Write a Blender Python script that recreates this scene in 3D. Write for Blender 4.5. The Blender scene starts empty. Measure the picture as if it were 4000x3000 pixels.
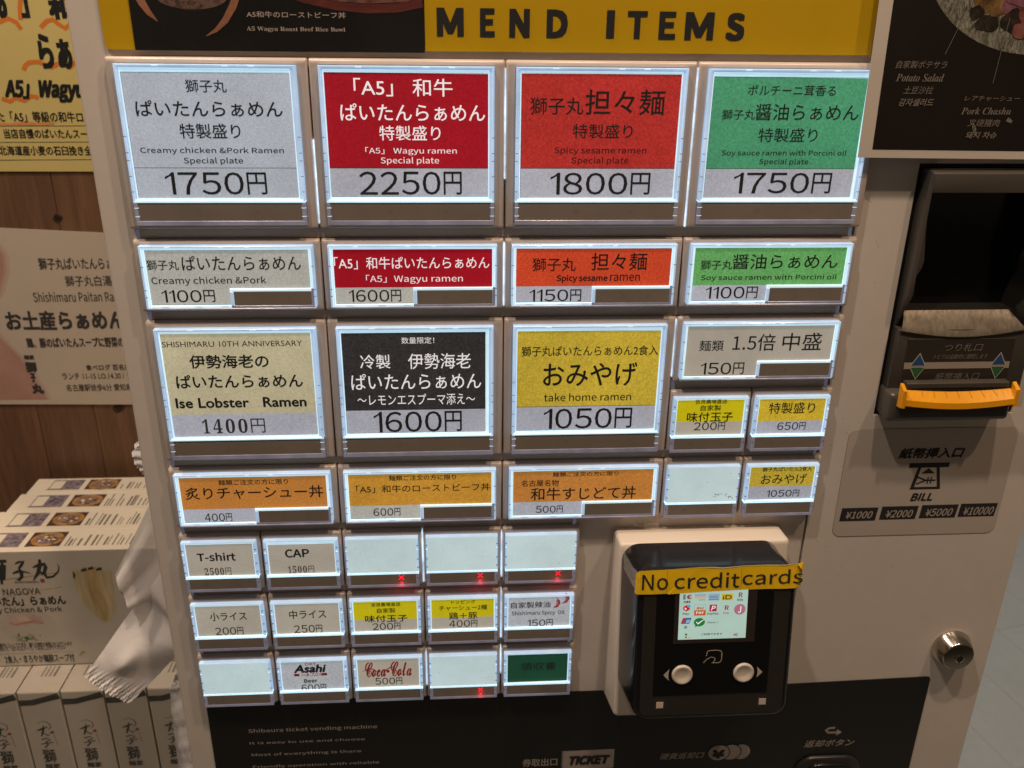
import bpy, bmesh, math, random, os
from mathutils import Vector, Matrix
random.seed(7)
SC = bpy.context.scene
COL = SC.collection
H0 = 1.40                       # height of the top edge of the first button row (m)

# ---------------------------------------------------------------- camera
cam_d = bpy.data.cameras.new('camera'); cam = bpy.data.objects.new('camera', cam_d); COL.objects.link(cam)
R = [[0.998, 0.0136, -0.0625], [0.0116, 0.9221, 0.3868], [0.0629, -0.3868, 0.92]]
def ax(i):                      # machine axes (right, up, outwards) -> Blender axes
    return Vector((R[0][i], -R[2][i], R[1][i]))
M = Matrix((ax(0), ax(1), ax(2))).transposed().to_4x4()
M.translation = Vector((-0.0275162, -0.4809934, H0 + 0.023893))
cam.matrix_world = M
cam_d.sensor_width = 36; cam_d.lens = 3490.6/4000*36
cam_d.clip_start = 0.01; cam_d.clip_end = 50
cam_d.dof.use_dof = True; cam_d.dof.focus_distance = .51; cam_d.dof.aperture_fstop = 15
SC.camera = cam

# ---------------------------------------------------------------- light and exposure
SC.view_settings.view_transform = 'Standard'; SC.view_settings.look = 'None'
SC.view_settings.exposure = 0; SC.view_settings.gamma = 1; SC.view_settings.use_curve_mapping = False
W = bpy.data.worlds.new('World'); SC.world = W; W.use_nodes = True
bg = W.node_tree.nodes['Background']; bg.inputs[0].default_value = (1.0, .74, .52, 1); bg.inputs[1].default_value = 0.075
def lamp(name, X, v, z, power, size, col, aim=(60, 200, 0)):
    d = bpy.data.lights.new(name, 'SPOT'); d.energy = power; d.shadow_soft_size = size; d.color = col
    d.spot_size = math.radians(100); d.spot_blend = .6
    o = bpy.data.objects.new(name, d); COL.objects.link(o)
    o.location = (X/1000, -z/1000, H0 - v/1000)
    a = Vector((aim[0]/1000, -aim[2]/1000, H0 - aim[1]/1000))
    o.rotation_euler = (a - o.location).to_track_quat('-Z', 'Y').to_euler()
    return o
WARM = (1.0, .725, .50)
lamp('ceiling_lamp', 150, -1100, 430, 28, .022, WARM)
lamp('ceiling_lamp.001', 620, -1080, 520, 20, .022, WARM)
lamp('ceiling_lamp.002', -420, -1120, 470, 28, .022, (1.0, .82, .67))
lamp('ceiling_lamp.003', -640, -1050, 60, 34, .03, (1.0, .78, .58), aim=(-420, 350, -350))
# soft lamp over the floor on the far right
ld = bpy.data.lights.new('floor_lamp', 'AREA'); ld.energy = 20; ld.size = .5; ld.color = (.94, .96, .92)
lo = bpy.data.objects.new('floor_lamp', ld); COL.objects.link(lo); lo.location = (1.5, 1.2, 2.3)

# ---------------------------------------------------------------- materials
def lin(c):
    return tuple(((x/255)/12.92 if x/255 <= .04045 else (((x/255)+.055)/1.055)**2.4) for x in c)
MATS = {}
def mat(name, col, rough=.5, metal=0, emis=0, ecol=None, spec=.5, noise=0, nscale=200, bump=0, bscale=400,
        coat=0, alpha=1, trans=0, srgb=False, stretch=None, n2=0, n2scale=20):
    if name in MATS: return MATS[name]
    if srgb: col = lin(col)
    m = bpy.data.materials.new(name); m.use_nodes = True; nt = m.node_tree; b = nt.nodes['Principled BSDF']
    b.inputs['Roughness'].default_value = rough; b.inputs['Metallic'].default_value = metal
    b.inputs['Specular IOR Level'].default_value = spec
    b.inputs['Coat Weight'].default_value = coat; b.inputs['Coat Roughness'].default_value = .08
    b.inputs['Alpha'].default_value = alpha
    b.inputs['Transmission Weight'].default_value = trans
    b.inputs['Base Color'].default_value = (*col, 1)
    e = ecol if ecol else col
    b.inputs['Emission Color'].default_value = (*e, 1); b.inputs['Emission Strength'].default_value = emis
    tc = None
    def coord():
        nonlocal tc
        if tc is None:
            t = nt.nodes.new('ShaderNodeTexCoord'); mp = nt.nodes.new('ShaderNodeMapping')
            nt.links.new(t.outputs['Object'], mp.inputs[0])
            if stretch: mp.inputs['Scale'].default_value = stretch
            oi = nt.nodes.new('ShaderNodeObjectInfo')
            ml = nt.nodes.new('ShaderNodeMath'); ml.operation = 'MULTIPLY'; ml.inputs[1].default_value = 7.0
            nt.links.new(oi.outputs['Random'], ml.inputs[0])
            cb = nt.nodes.new('ShaderNodeCombineXYZ')
            for k in range(3): nt.links.new(ml.outputs[0], cb.inputs[k])
            nt.links.new(cb.outputs[0], mp.inputs['Location'])
            tc = mp.outputs[0]
        return tc
    if noise or n2:
        last = None
        for amt, sc in ((noise, nscale), (n2, n2scale)):
            if not amt: continue
            n = nt.nodes.new('ShaderNodeTexNoise'); n.inputs['Scale'].default_value = sc; n.inputs['Detail'].default_value = 5
            n.inputs['Roughness'].default_value = .62
            nt.links.new(coord(), n.inputs['Vector'])
            mr = nt.nodes.new('ShaderNodeMapRange'); mr.inputs['From Min'].default_value = .3; mr.inputs['From Max'].default_value = .7
            mr.inputs['To Min'].default_value = 1 - amt; mr.inputs['To Max'].default_value = 1 + amt*.8
            nt.links.new(n.outputs[0], mr.inputs[0])
            if last is None: last = mr.outputs[0]
            else:
                mm = nt.nodes.new('ShaderNodeMath'); mm.operation = 'MULTIPLY'
                nt.links.new(last, mm.inputs[0]); nt.links.new(mr.outputs[0], mm.inputs[1]); last = mm.outputs[0]
        for c, sock in ((col, 'Base Color'), (e, 'Emission Color')):
            if sock == 'Emission Color' and not emis: continue
            vm = nt.nodes.new('ShaderNodeVectorMath'); vm.operation = 'SCALE'; vm.inputs[0].default_value = c
            nt.links.new(last, vm.inputs['Scale']); nt.links.new(vm.outputs[0], b.inputs[sock])
    if bump:
        n = nt.nodes.new('ShaderNodeTexNoise'); n.inputs['Scale'].default_value = bscale; n.inputs['Detail'].default_value = 4
        nt.links.new(coord(), n.inputs['Vector'])
        bp = nt.nodes.new('ShaderNodeBump'); bp.inputs['Strength'].default_value = bump; bp.inputs['Distance'].default_value = .0004
        nt.links.new(n.outputs[0], bp.inputs['Height']); nt.links.new(bp.outputs[0], b.inputs['Normal'])
    MATS[name] = m
    return m
def ramp(name, cols, scale=150, rough=.45, stretch=None, dist=.6):
    # printed photograph: several colours mixed by a distorted noise
    if name in MATS: return MATS[name]
    m = mat(name, cols[0], rough); nt = m.node_tree; b = nt.nodes['Principled BSDF']
    t = nt.nodes.new('ShaderNodeTexCoord'); mp = nt.nodes.new('ShaderNodeMapping'); n = nt.nodes.new('ShaderNodeTexNoise'); r = nt.nodes.new('ShaderNodeValToRGB')
    if stretch: mp.inputs['Scale'].default_value = stretch
    n.inputs['Scale'].default_value = scale; n.inputs['Detail'].default_value = 5; n.inputs['Distortion'].default_value = dist; n.inputs['Roughness'].default_value = .65
    nt.links.new(t.outputs['Object'], mp.inputs[0]); nt.links.new(mp.outputs[0], n.inputs['Vector']); nt.links.new(n.outputs[0], r.inputs[0]); nt.links.new(r.outputs[0], b.inputs['Base Color'])
    el = r.color_ramp.elements
    while len(el) < len(cols): el.new(.5)
    for i, c in enumerate(cols): el[i].position = .30 + .40*i/(len(cols)-1); el[i].color = (*c, 1)
    return m
def card(name, rgb, e=.62, grain=.10):
    # backlit printed paper: the fibres show as grain in the light that comes through
    return mat(name, tuple(x*.8 for x in lin(rgb)), rough=.55, emis=e, ecol=lin(rgb), noise=grain*1.7, nscale=900, n2=.13, n2scale=20, spec=.3)

# ---------------------------------------------------------------- mesh building (all sizes in mm: X right, v down, z outwards)
class MB:
    def __init__(s, xf=None): s.v = []; s.f = []; s.m = []; s.mats = []; s.xf = xf; s.smooth = False
    def mi(s, m):
        if m not in s.mats: s.mats.append(m)
        return s.mats.index(m)
    def vert(s, X, v, z):
        if s.xf: X, v, z = s.xf(X, v, z)
        s.v.append((X/1000, -z/1000, -v/1000)); return len(s.v)-1
    def face(s, idx, m): s.f.append(idx); s.m.append(s.mi(m))
    def poly(s, pts, m): s.face([s.vert(*p) for p in pts], m)
    def loops(s, loops, ms, cap=None, back=None):
        ids = [[s.vert(*p) for p in l] for l in loops]; n = len(loops[0])
        if not isinstance(ms, (list, tuple)): ms = [ms]*(len(loops)-1)
        for k in range(len(loops)-1):
            for i in range(n):
                j = (i+1) % n; s.face([ids[k][i], ids[k][j], ids[k+1][j], ids[k+1][i]], ms[k])
        if cap: s.face(ids[-1], cap)
        if back: s.face(ids[0][::-1], back)
    def rectl(s, x0, x1, v0, v1, z, r=0, n=4):
        if r <= 0: return [(x0, v1, z), (x1, v1, z), (x1, v0, z), (x0, v0, z)]
        out = []
        for cx, cv, a0 in ((x1-r, v1-r, -90), (x1-r, v0+r, 0), (x0+r, v0+r, 90), (x0+r, v1-r, 180)):
            for k in range(n+1):
                a = math.radians(a0 + 90*k/n); out.append((cx + r*math.cos(a), cv - r*math.sin(a), z))
        return out
    def box(s, x0, x1, v0, v1, z0, z1, m, b=0, r=0, side=None, n=4):
        side = side or m
        if b <= 0:
            s.loops([s.rectl(x0, x1, v0, v1, z0, r, n), s.rectl(x0, x1, v0, v1, z1, r, n)], [side], cap=m, back=side)
        else:
            L = [s.rectl(x0, x1, v0, v1, z0, r, n)]
            for t in (0, .35, .7, 1):
                a = t*math.pi/2; i = b*(1-math.cos(a)); z = z1 - b + b*math.sin(a)
                L.append(s.rectl(x0+i, x1-i, v0+i, v1-i, z, max(r-i, 0.01) if r > 0 else 0, n))
            s.loops(L, [side]*(len(L)-2)+[m], cap=m, back=side)
    def prism(s, pts, z0, z1, m, side=None):      # pts (X,v) clockwise or not
        s.loops([[(x, v, z0) for x, v in pts], [(x, v, z1) for x, v in pts]], [side or m], cap=m, back=side or m)
    def flat(s, pts, z, m): s.poly([(x, v, z) for x, v in pts], m)
    def disc(s, cx, cv, z, rx, m, ry=None, n=28, a0=0, a1=360):
        ry = ry or rx; s.poly([(cx+rx*math.cos(math.radians(a0+(a1-a0)*k/n)), cv-ry*math.sin(math.radians(a0+(a1-a0)*k/n)), z) for k in range(n)], m)
    def lathe(s, cx, cv, prof, m, n=32, cap=None):
        L = [[(cx+r*math.cos(2*math.pi*k/n), cv-r*math.sin(2*math.pi*k/n), z) for k in range(n)] for r, z in prof]
        s.loops(L, m, cap=cap or (m if not isinstance(m, (list, tuple)) else m[-1]))
    def ribbon(s, pts, w, z, m):                  # flat stroke along points, width w (or list)
        n = len(pts); a = []; b = []
        for i, (x, v) in enumerate(pts):
            x0, v0 = pts[max(i-1, 0)]; x1, v1 = pts[min(i+1, n-1)]
            dx, dv = x1-x0, v1-v0; l = math.hypot(dx, dv) or 1; ww = (w[i] if isinstance(w, (list, tuple)) else w)/2
            a.append(s.vert(x-dv/l*ww, v+dx/l*ww, z)); b.append(s.vert(x+dv/l*ww, v-dx/l*ww, z))
        for i in range(n-1): s.face([a[i], a[i+1], b[i+1], b[i]], m)
    def mesh(s, name):
        me = bpy.data.meshes.new(name); me.from_pydata(s.v, [], s.f)
        for m in s.mats: me.materials.append(m)
        for p, k in zip(me.polygons, s.m): p.material_index = k
        bm = bmesh.new(); bm.from_mesh(me); bmesh.ops.remove_doubles(bm, verts=bm.verts, dist=2e-6) if s.smooth else None
        bm.to_mesh(me); bm.free()
        if s.smooth:
            me.polygons.foreach_set('use_smooth', [True]*len(me.polygons))
            me.set_sharp_from_angle(angle=math.radians(40))
        me.update(); return me
WL = {}                          # world location of every parent
def place(name, me, parent=None, at=(0, 0, 0)):
    o = bpy.data.objects.new(name, me); COL.objects.link(o)
    w = Vector((at[0]/1000, -at[2]/1000, H0 - at[1]/1000)); WL[o.name] = w
    if parent: o.parent = parent; o.location = w - WL[parent.name]
    else: o.location = w
    return o
def build(name, mb, parent=None, at=(0, 0, 0), label=None, cat=None, group=None, kind=None):
    o = place(name, mb.mesh(name), parent, at)
    for k, x in (('label', label), ('category', cat), ('group', group), ('kind', kind)):
        if x: o[k] = x
    return o
def thing(name, at, label, cat, group=None):
    o = place(name, None, None, at); o.empty_display_size = .02
    o['label'] = label; o['category'] = cat
    if group: o['group'] = group
    return o

# ---------------------------------------------------------------- lettering
TX = [
('L1', '獅子丸', 'n', 'k', 0.0, -161.0, 10.4, -140.7, 16.6),
('L1', 'ぱいたんらぁめん', 'n', 'k', 0.15, -187.0, 20.4, -113.8, 28.3),
('L1', '特製盛り', 'n', 'k', 0.1, -166.6, 31.7, -136.0, 39.2),
('L1', 'Creamy chicken &Pork Ramen', 'c', 'k', 0.0, -187.6, 43.5, -114.9, 47.2),
('L1', 'Special plate', 'c', 'k', 0.0, -166.4, 48.6, -136.2, 52.5),
('L1', '1750円', 'd', 'k', 0.0, -177.2, 56.2, -125.2, 67.8),
('L2', '「A5」 和牛', 'n', 'w', 0.15, -77.3, 9.1, -27.3, 17.9),
('L2', 'ぱいたんらぁめん', 'n', 'w', 0.2, -84.8, 21.4, -10.6, 29.9),
('L2', '特製盛り', 'n', 'w', 0.1, -65.4, 32.3, -33.8, 39.8),
('L2', '「A5」 Wagyu ramen', 'c', 'w', 0.0, -73.0, 43.2, -25.5, 47.3),
('L2', 'Special plate', 'c', 'w', 0.0, -65.3, 48.2, -34.8, 52.4),
('L2', '2250円', 'd', 'k', 0.0, -77.0, 55.7, -23.0, 67.9),
('L3', '獅子丸', 'n', 'k', 0.0, 12.7, 17.9, 40.4, 26.4),
('L3', '担々麺', 'n', 'k', 0.15, 41.3, 13.8, 83.1, 26.5),
('L3', '特製盛り', 'n', 'k', 0.0, 35.4, 31.1, 67.1, 38.4),
('L3', 'Spicy sesame ramen', 'c', 'r', 0.0, 25.9, 42.8, 75.1, 47.0),
('L3', 'Special plate', 'c', 'r', 0.0, 35.2, 48.0, 65.9, 52.2),
('L3', '1800円', 'd', 'k', 0.0, 24.3, 56.2, 78.3, 67.9),
('L4', 'ポルチーニ茸香る', 'n', 'k', 0.0, 126.5, 10.9, 173.6, 16.4),
('L4', '獅子丸', 'n', 'k', 0.0, 114.0, 23.4, 131.8, 28.5),
('L4', '醤油らぁめん', 'n', 'k', 0.1, 131.8, 20.4, 187.8, 28.9),
('L4', '特製盛り', 'n', 'k', 0.0, 134.8, 32.7, 167.0, 40.0),
('L4', 'Soy sauce ramen with Porcini oil', 'c', 'k', 0.0, 115.8, 44.1, 184.3, 47.7),
('L4', 'Special plate', 'c', 'k', 0.0, 136.8, 48.7, 164.0, 52.3),
('L4', '1750円', 'd', 'k', 0.0, 124.1, 56.1, 178.3, 67.3),
('W1', '獅子丸', 'n', 'k', 0.0, -193.2, 102.8, -176.2, 108.5),
('W1', 'ぱいたんらぁめん', 'n', 'k', 0.1, -174.5, 100.6, -111.0, 108.8),
('W1', 'Creamy chicken &Pork', 'c', 'k', 0.0, -191.8, 112.2, -130.4, 117.3),
('W1', '1100円', 'd', 'k', 0.0, -187.5, 119.7, -158.9, 126.7),
('W2', '「A5」和牛ぱいたんらぁめん', 'n', 'w', 0.1, -93.1, 101.7, -8.3, 108.6),
('W2', '「A5」Wagyu ramen', 'c', 'w', 0.0, -76.2, 111.8, -23.0, 117.0),
('W2', '1600円', 'd', 'k', 0.0, -86.0, 120.3, -57.3, 127.2),
('W3', '獅子丸', 'n', 'k', 0.0, 15.5, 102.7, 39.8, 110.3),
('W3', '担々麺', 'n', 'k', 0.1, 48.4, 100.0, 79.8, 110.0),
('W3', 'Spicy sesame', 'c', 'k', 0.2, 29.3, 112.4, 58.0, 117.1),
('W3', 'ramen', 'c', 'k', 0.0, 59.4, 112.4, 76.3, 116.2),
('W3', '1150円', 'd', 'k', 0.0, 14.4, 120.8, 43.6, 127.8),
('W4', '獅子丸', 'n', 'k', 0.0, 110.3, 104.4, 128.4, 109.9),
('W4', '醤油らぁめん', 'n', 'k', 0.1, 128.3, 101.1, 189.0, 109.8),
('W4', 'Soy sauce ramen with Porcini oil', 'c', 'k', 0.0, 111.1, 112.9, 189.7, 116.8),
('W4', '1100円', 'd', 'k', 0.0, 114.8, 119.9, 144.8, 126.9),
('T1', 'SHISHIMARU 10TH ANNIVERSARY', 'g', 'k', 0.0, -191.2, 149.6, -113.9, 152.9),
('T1', '伊勢海老の', 'n', 'k', 0.25, -177.6, 157.7, -133.5, 166.0),
('T1', 'ぱいたんらぁめん', 'n', 'k', 0.25, -186.5, 169.7, -115.2, 178.1),
('T1', 'Ise Lobster   Ramen', 'g', 'k', 0.35, -188.5, 184.0, -114.2, 190.5),
('T1', '1400円', 's', 's', 0.0, -175.1, 197.6, -139.2, 206.8),
('T2', '数量限定！', 'n', 'w', 0.0, -58.2, 148.4, -39.6, 152.3),
('T2', '冷製', 'n', 'w', 0.1, -82.1, 158.7, -64.9, 167.4),
('T2', '伊勢海老', 'n', 'w', 0.1, -54.8, 158.3, -18.9, 167.9),
('T2', 'ぱいたんらぁめん', 'n', 'w', 0.1, -87.8, 170.5, -12.9, 180.4),
('T2', '〜レモンエスプーマ添え〜', 'n', 'w', 0.0, -84.9, 183.4, -16.5, 190.6),
('T2', '1600円', 'd', 'k', 0.0, -76.1, 194.6, -24.4, 208.0),
('T3', '獅子丸ぱいたんらぁめん2食入', 'n', 'k', 0.0, 10.3, 154.7, 90.1, 161.0),
('T3', 'おみやげ', 'n', 'k', 0.25, 23.2, 165.2, 78.5, 180.2),
('T3', 'take home ramen', 'c', 'k', 0.0, 24.1, 184.4, 76.0, 189.5),
('T3', '1050円', 'd', 'k', 0.0, 24.3, 194.3, 77.3, 207.6),
('V1', '麺類', 'n', 'k', 0.0, 114.1, 152.2, 128.5, 158.9),
('V1', '1.5倍', 'c', 'k', 0.0, 133.8, 148.6, 159.1, 159.1),
('V1', '中盛', 'n', 'k', 0.0, 163.3, 148.1, 186.8, 159.2),
('V1', '150円', 'd', 'k', 0.0, 116.3, 166.2, 142.2, 173.7),
('A1', '吉良農場直送', 'n', 'k', 0.0, 115.1, 189.5, 134.5, 192.6),
('A1', '自家製', 'n', 'k', 0.0, 118.6, 193.5, 131.1, 197.2),
('A1', '味付玉子', 'n', 'k', 0.15, 110.8, 198.1, 139.0, 204.6),
('A1', '200円', 'd', 'k', 0.0, 115.7, 204.8, 134.8, 210.1),
('A2', '特製盛り', 'n', 'k', 0.0, 160.6, 192.5, 189.0, 199.9),
('A2', '650円', 'd', 'k', 0.0, 167.2, 205.7, 184.8, 210.9),
('R1', '麺類ご注文の方に限り', 'n', 'k', 0.0, -170.3, 237.7, -129.2, 241.3),
('R1', '炙りチャーシュー丼', 'n', 'k', 0.12, -190.7, 242.4, -108.8, 250.9),
('R1', '400円', 'd', 'k', 0.0, -181.1, 260.6, -164.8, 266.2),
('R2', '麺類ご注文の方に限り', 'n', 'k', 0.0, -68.9, 236.9, -28.3, 240.6),
('R2', '「A5」和牛のローストビーフ丼', 'n', 'k', 0.0, -88.9, 243.4, -7.6, 248.7),
('R2', '600円', 'd', 'k', 0.0, -79.3, 259.6, -62.8, 265.0),
('R3', '麺類ご注文の方に限り', 'n', 'k', 0.0, 30.8, 236.9, 71.4, 240.1),
('R3', '名古屋名物', 'n', 'k', 0.0, 11.6, 242.1, 34.7, 246.5),
('R3', '和牛すじどて丼', 'n', 'k', 0.12, 17.6, 247.6, 83.2, 256.5),
('R3', '500円', 'd', 'k', 0.0, 20.9, 260.4, 37.8, 265.4),
('R5', '獅子丸ぱいたん2食入', 'n', 'k', 0.0, 161.8, 236.4, 193.3, 239.5),
('R5', 'おみやげ', 'n', 'k', 0.0, 161.6, 241.3, 190.7, 248.5),
('R5', '1050円', 'd', 'k', 0.0, 166.4, 252.7, 187.3, 257.6),
('S11', 'T-shirt', 'c', 'k', 0.3, -189.2, 288.5, -165.7, 294.8),
('S11', '2500円', 's', 's', 0.0, -185.8, 299.7, -169.5, 305.1),
('S12', 'CAP', 'c', 'k', 0.35, -135.4, 287.4, -120.4, 293.6),
('S12', '1500円', 's', 's', 0.0, -134.3, 299.9, -118.2, 305.0),
('S21', '小ライス', 'n', 'k', 0.1, -186.7, 333.4, -163.5, 340.1),
('S21', '200円', 'd', 'k', 0.0, -184.5, 345.2, -166.7, 351.1),
('S22', '中ライス', 'n', 'k', 0.1, -136.6, 333.4, -113.2, 340.4),
('S22', '250円', 'd', 'k', 0.0, -134.5, 345.3, -116.4, 351.3),
('S23', '吉良農場直送', 'n', 'k', 0.0, -84.1, 329.6, -65.3, 332.5),
('S23', '自家製', 'n', 'k', 0.0, -80.6, 333.8, -68.8, 337.6),
('S23', '味付玉子', 'n', 'k', 0.15, -88.5, 339.2, -61.1, 344.8),
('S23', '200円', 'd', 'k', 0.0, -84.0, 345.5, -65.9, 351.0),
('S24', 'トッピング', 'n', 'k', 0.0, -32.5, 329.3, -16.9, 332.2),
('S24', 'チャーシュー2種', 'n', 'k', 0.0, -40.6, 333.3, -9.3, 337.2),
('S24', '鶏＋豚', 'n', 'k', 0.1, -34.2, 338.7, -15.6, 344.4),
('S24', '400円', 'd', 'k', 0.0, -34.1, 345.1, -15.7, 350.6),
('S25', '自家製辣油', 'n', 'k', 0.0, 6.2, 332.2, 32.1, 337.1),
('S25', 'Shishimaru Spicy  Oil', 'c', 'k', 0.0, 6.8, 339.4, 41.5, 343.4),
('S25', '150円', 'd', 'k', 0.0, 17.3, 346.4, 34.1, 352.0),
('S32', 'DRY', 'g', 'R', 0.05, -129.5, 375.8, -122.4, 378.0),
('S32', 'Asahi', 'gi', 'k', 0.6, -137.5, 377.1, -115.8, 384.1),
('S32', 'BEER BRAND', 'g', 'w', 0.0, -133.9, 384.6, -119.6, 386.5),
('S32', 'Beer', 'c', 'k', 0.2, -131.3, 389.2, -122.5, 392.3),
('S32', '600円', 'd', 'k', 0.0, -133.5, 393.7, -117.1, 399.7),
('S33', '𝓒𝓸𝓬𝓪-𝓒𝓸𝓵𝓪', 'm', 'R', 0.25, -90.6, 377.0, -59.7, 389.4),
('S33', '500円', 'd', 'k', 0.0, -84.4, 390.3, -66.3, 396.0),
('S35', '領収書', 'n', 'k', 0.0, 13.5, 381.6, 37.3, 388.3),
('mend', 'M', 'c', 'k', 1.1, -34.7, -24.2, -21.2, -10.8),
('mend', 'E', 'c', 'k', 1.1, -13.0, -24.2, -5.6, -10.7),
('mend', 'N', 'c', 'k', 1.1, 1.8, -24.1, 12.1, -10.6),
('mend', 'D', 'c', 'k', 1.1, 20.7, -24.0, 31.4, -10.6),
('mend', 'I', 'c', 'k', 1.1, 51.2, -24.0, 55.3, -10.7),
('mend', 'T', 'c', 'k', 1.1, 61.9, -23.8, 72.1, -10.6),
('mend', 'E', 'c', 'k', 1.1, 78.2, -23.7, 86.9, -10.4),
('mend', 'M', 'c', 'k', 1.1, 91.7, -23.6, 106.6, -10.3),
('mend', 'S', 'c', 'k', 1.1, 113.0, -23.5, 122.7, -10.1),
('blackp', 'A5和牛のローストビーフ丼', 'n', 'g', 0.0, -128.3, -21.5, -79.7, -18.6),
('blackp', '𝐀𝟓 𝐖𝐚𝐠𝐲𝐮 𝐑𝐨𝐚𝐬𝐭 𝐁𝐞𝐞𝐟 𝐑𝐢𝐜𝐞 𝐁𝐨𝐰𝐥', 'm', 'g', 0.0, -128.9, -14.5, -80.4, -12.0),
('rp', '自家製ポテサラ', 'ni', 'g', 0.0, 202.3, -1.7, 230.1, 2.1),
('rp', '𝑷𝒐𝒕𝒂𝒕𝒐 𝑺𝒂𝒍𝒂𝒅', 'm', 'g', 0.0, 203.6, 4.7, 229.3, 8.6),
('rp', '土豆沙拉', 'ni', 'g', 0.0, 208.6, 10.9, 225.1, 14.8),
('rp', '감자샐러드', 'ni', 'g', 0.12, 207.0, 17.0, 226.6, 20.9),
('rp', 'レアチャーシュー', 'ni', 'g', 0.0, 242.7, 15.5, 273.3, 18.2),
('rp', '𝑷𝒐𝒓𝒌 𝑪𝒉𝒂𝒔𝒉𝒖', 'm', 'g', 0.0, 242.3, 21.4, 269.7, 25.0),
('rp', '叉烧猪肉', 'ni', 'g', 0.0, 247.0, 27.3, 265.1, 31.2),
('rp', '돼지 차슈', 'ni', 'g', 0.12, 247.2, 33.8, 264.9, 37.5),
('plate', 'つり札口', 'ni', 'g', 0.0, 261.7, 156.0, 286.2, 161.0),
('plate', 'トビラは自動的に開閉します', 'ni', 'g', 0.0, 256.7, 162.7, 290.5, 165.9),
('plate', '紙幣挿入口', 'ni', 'g', 0.0, 260.0, 174.7, 288.0, 179.5),
('stick', '紙幣挿入口', 'ni', 'k', 0.45, 250.7, 228.0, 293.9, 235.8),
('stick', 'BILL', 'ci', 'k', 0.5, 264.5, 260.8, 280.3, 266.7),
('stick', '¥1000', 'ci', 'g', 0.2, 223.0, 273.5, 241.8, 278.9),
('stick', '¥2000', 'ci', 'g', 0.2, 249.7, 273.2, 268.8, 278.8),
('stick', '¥5000', 'ci', 'g', 0.2, 276.3, 272.7, 295.5, 278.4),
('stick', '¥10000', 'ci', 'g', 0.2, 301.7, 272.2, 323.2, 278.2),
('low', 'Shibaura ticket vending machine', 'c', 'g', 0.05, -173.9, 435.9, -85.6, 440.2),
('low', 'It is easy to use and choose', 'c', 'g', 0.05, -174.0, 447.3, -94.5, 450.3),
('low', 'Most of everything is there', 'c', 'g', 0.05, -173.8, 457.9, -97.7, 461.3),
('low', 'Friendly operation with reliable', 'c', 'g', 0.05, -173.9, 469.1, -85.6, 472.2),
('low', '券取出口', 'n', 'g', 0.2, 16.4, 473.1, 41.8, 480.5),
('low', 'TICKET', 'ci', 'k', 0.8, 49.0, 471.8, 80.0, 480.3),
('low', '硬貨返却口', 'ni', 'g', 0.2, 116.3, 472.8, 149.7, 479.0),
('low', '返却ボタン', 'ni', 'g', 0.2, 222.9, 466.0, 261.3, 472.8),
('low', '¥', 'c', 'k', 0.8, 155.2, 471.5, 164.4, 479.7),
]
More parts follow.
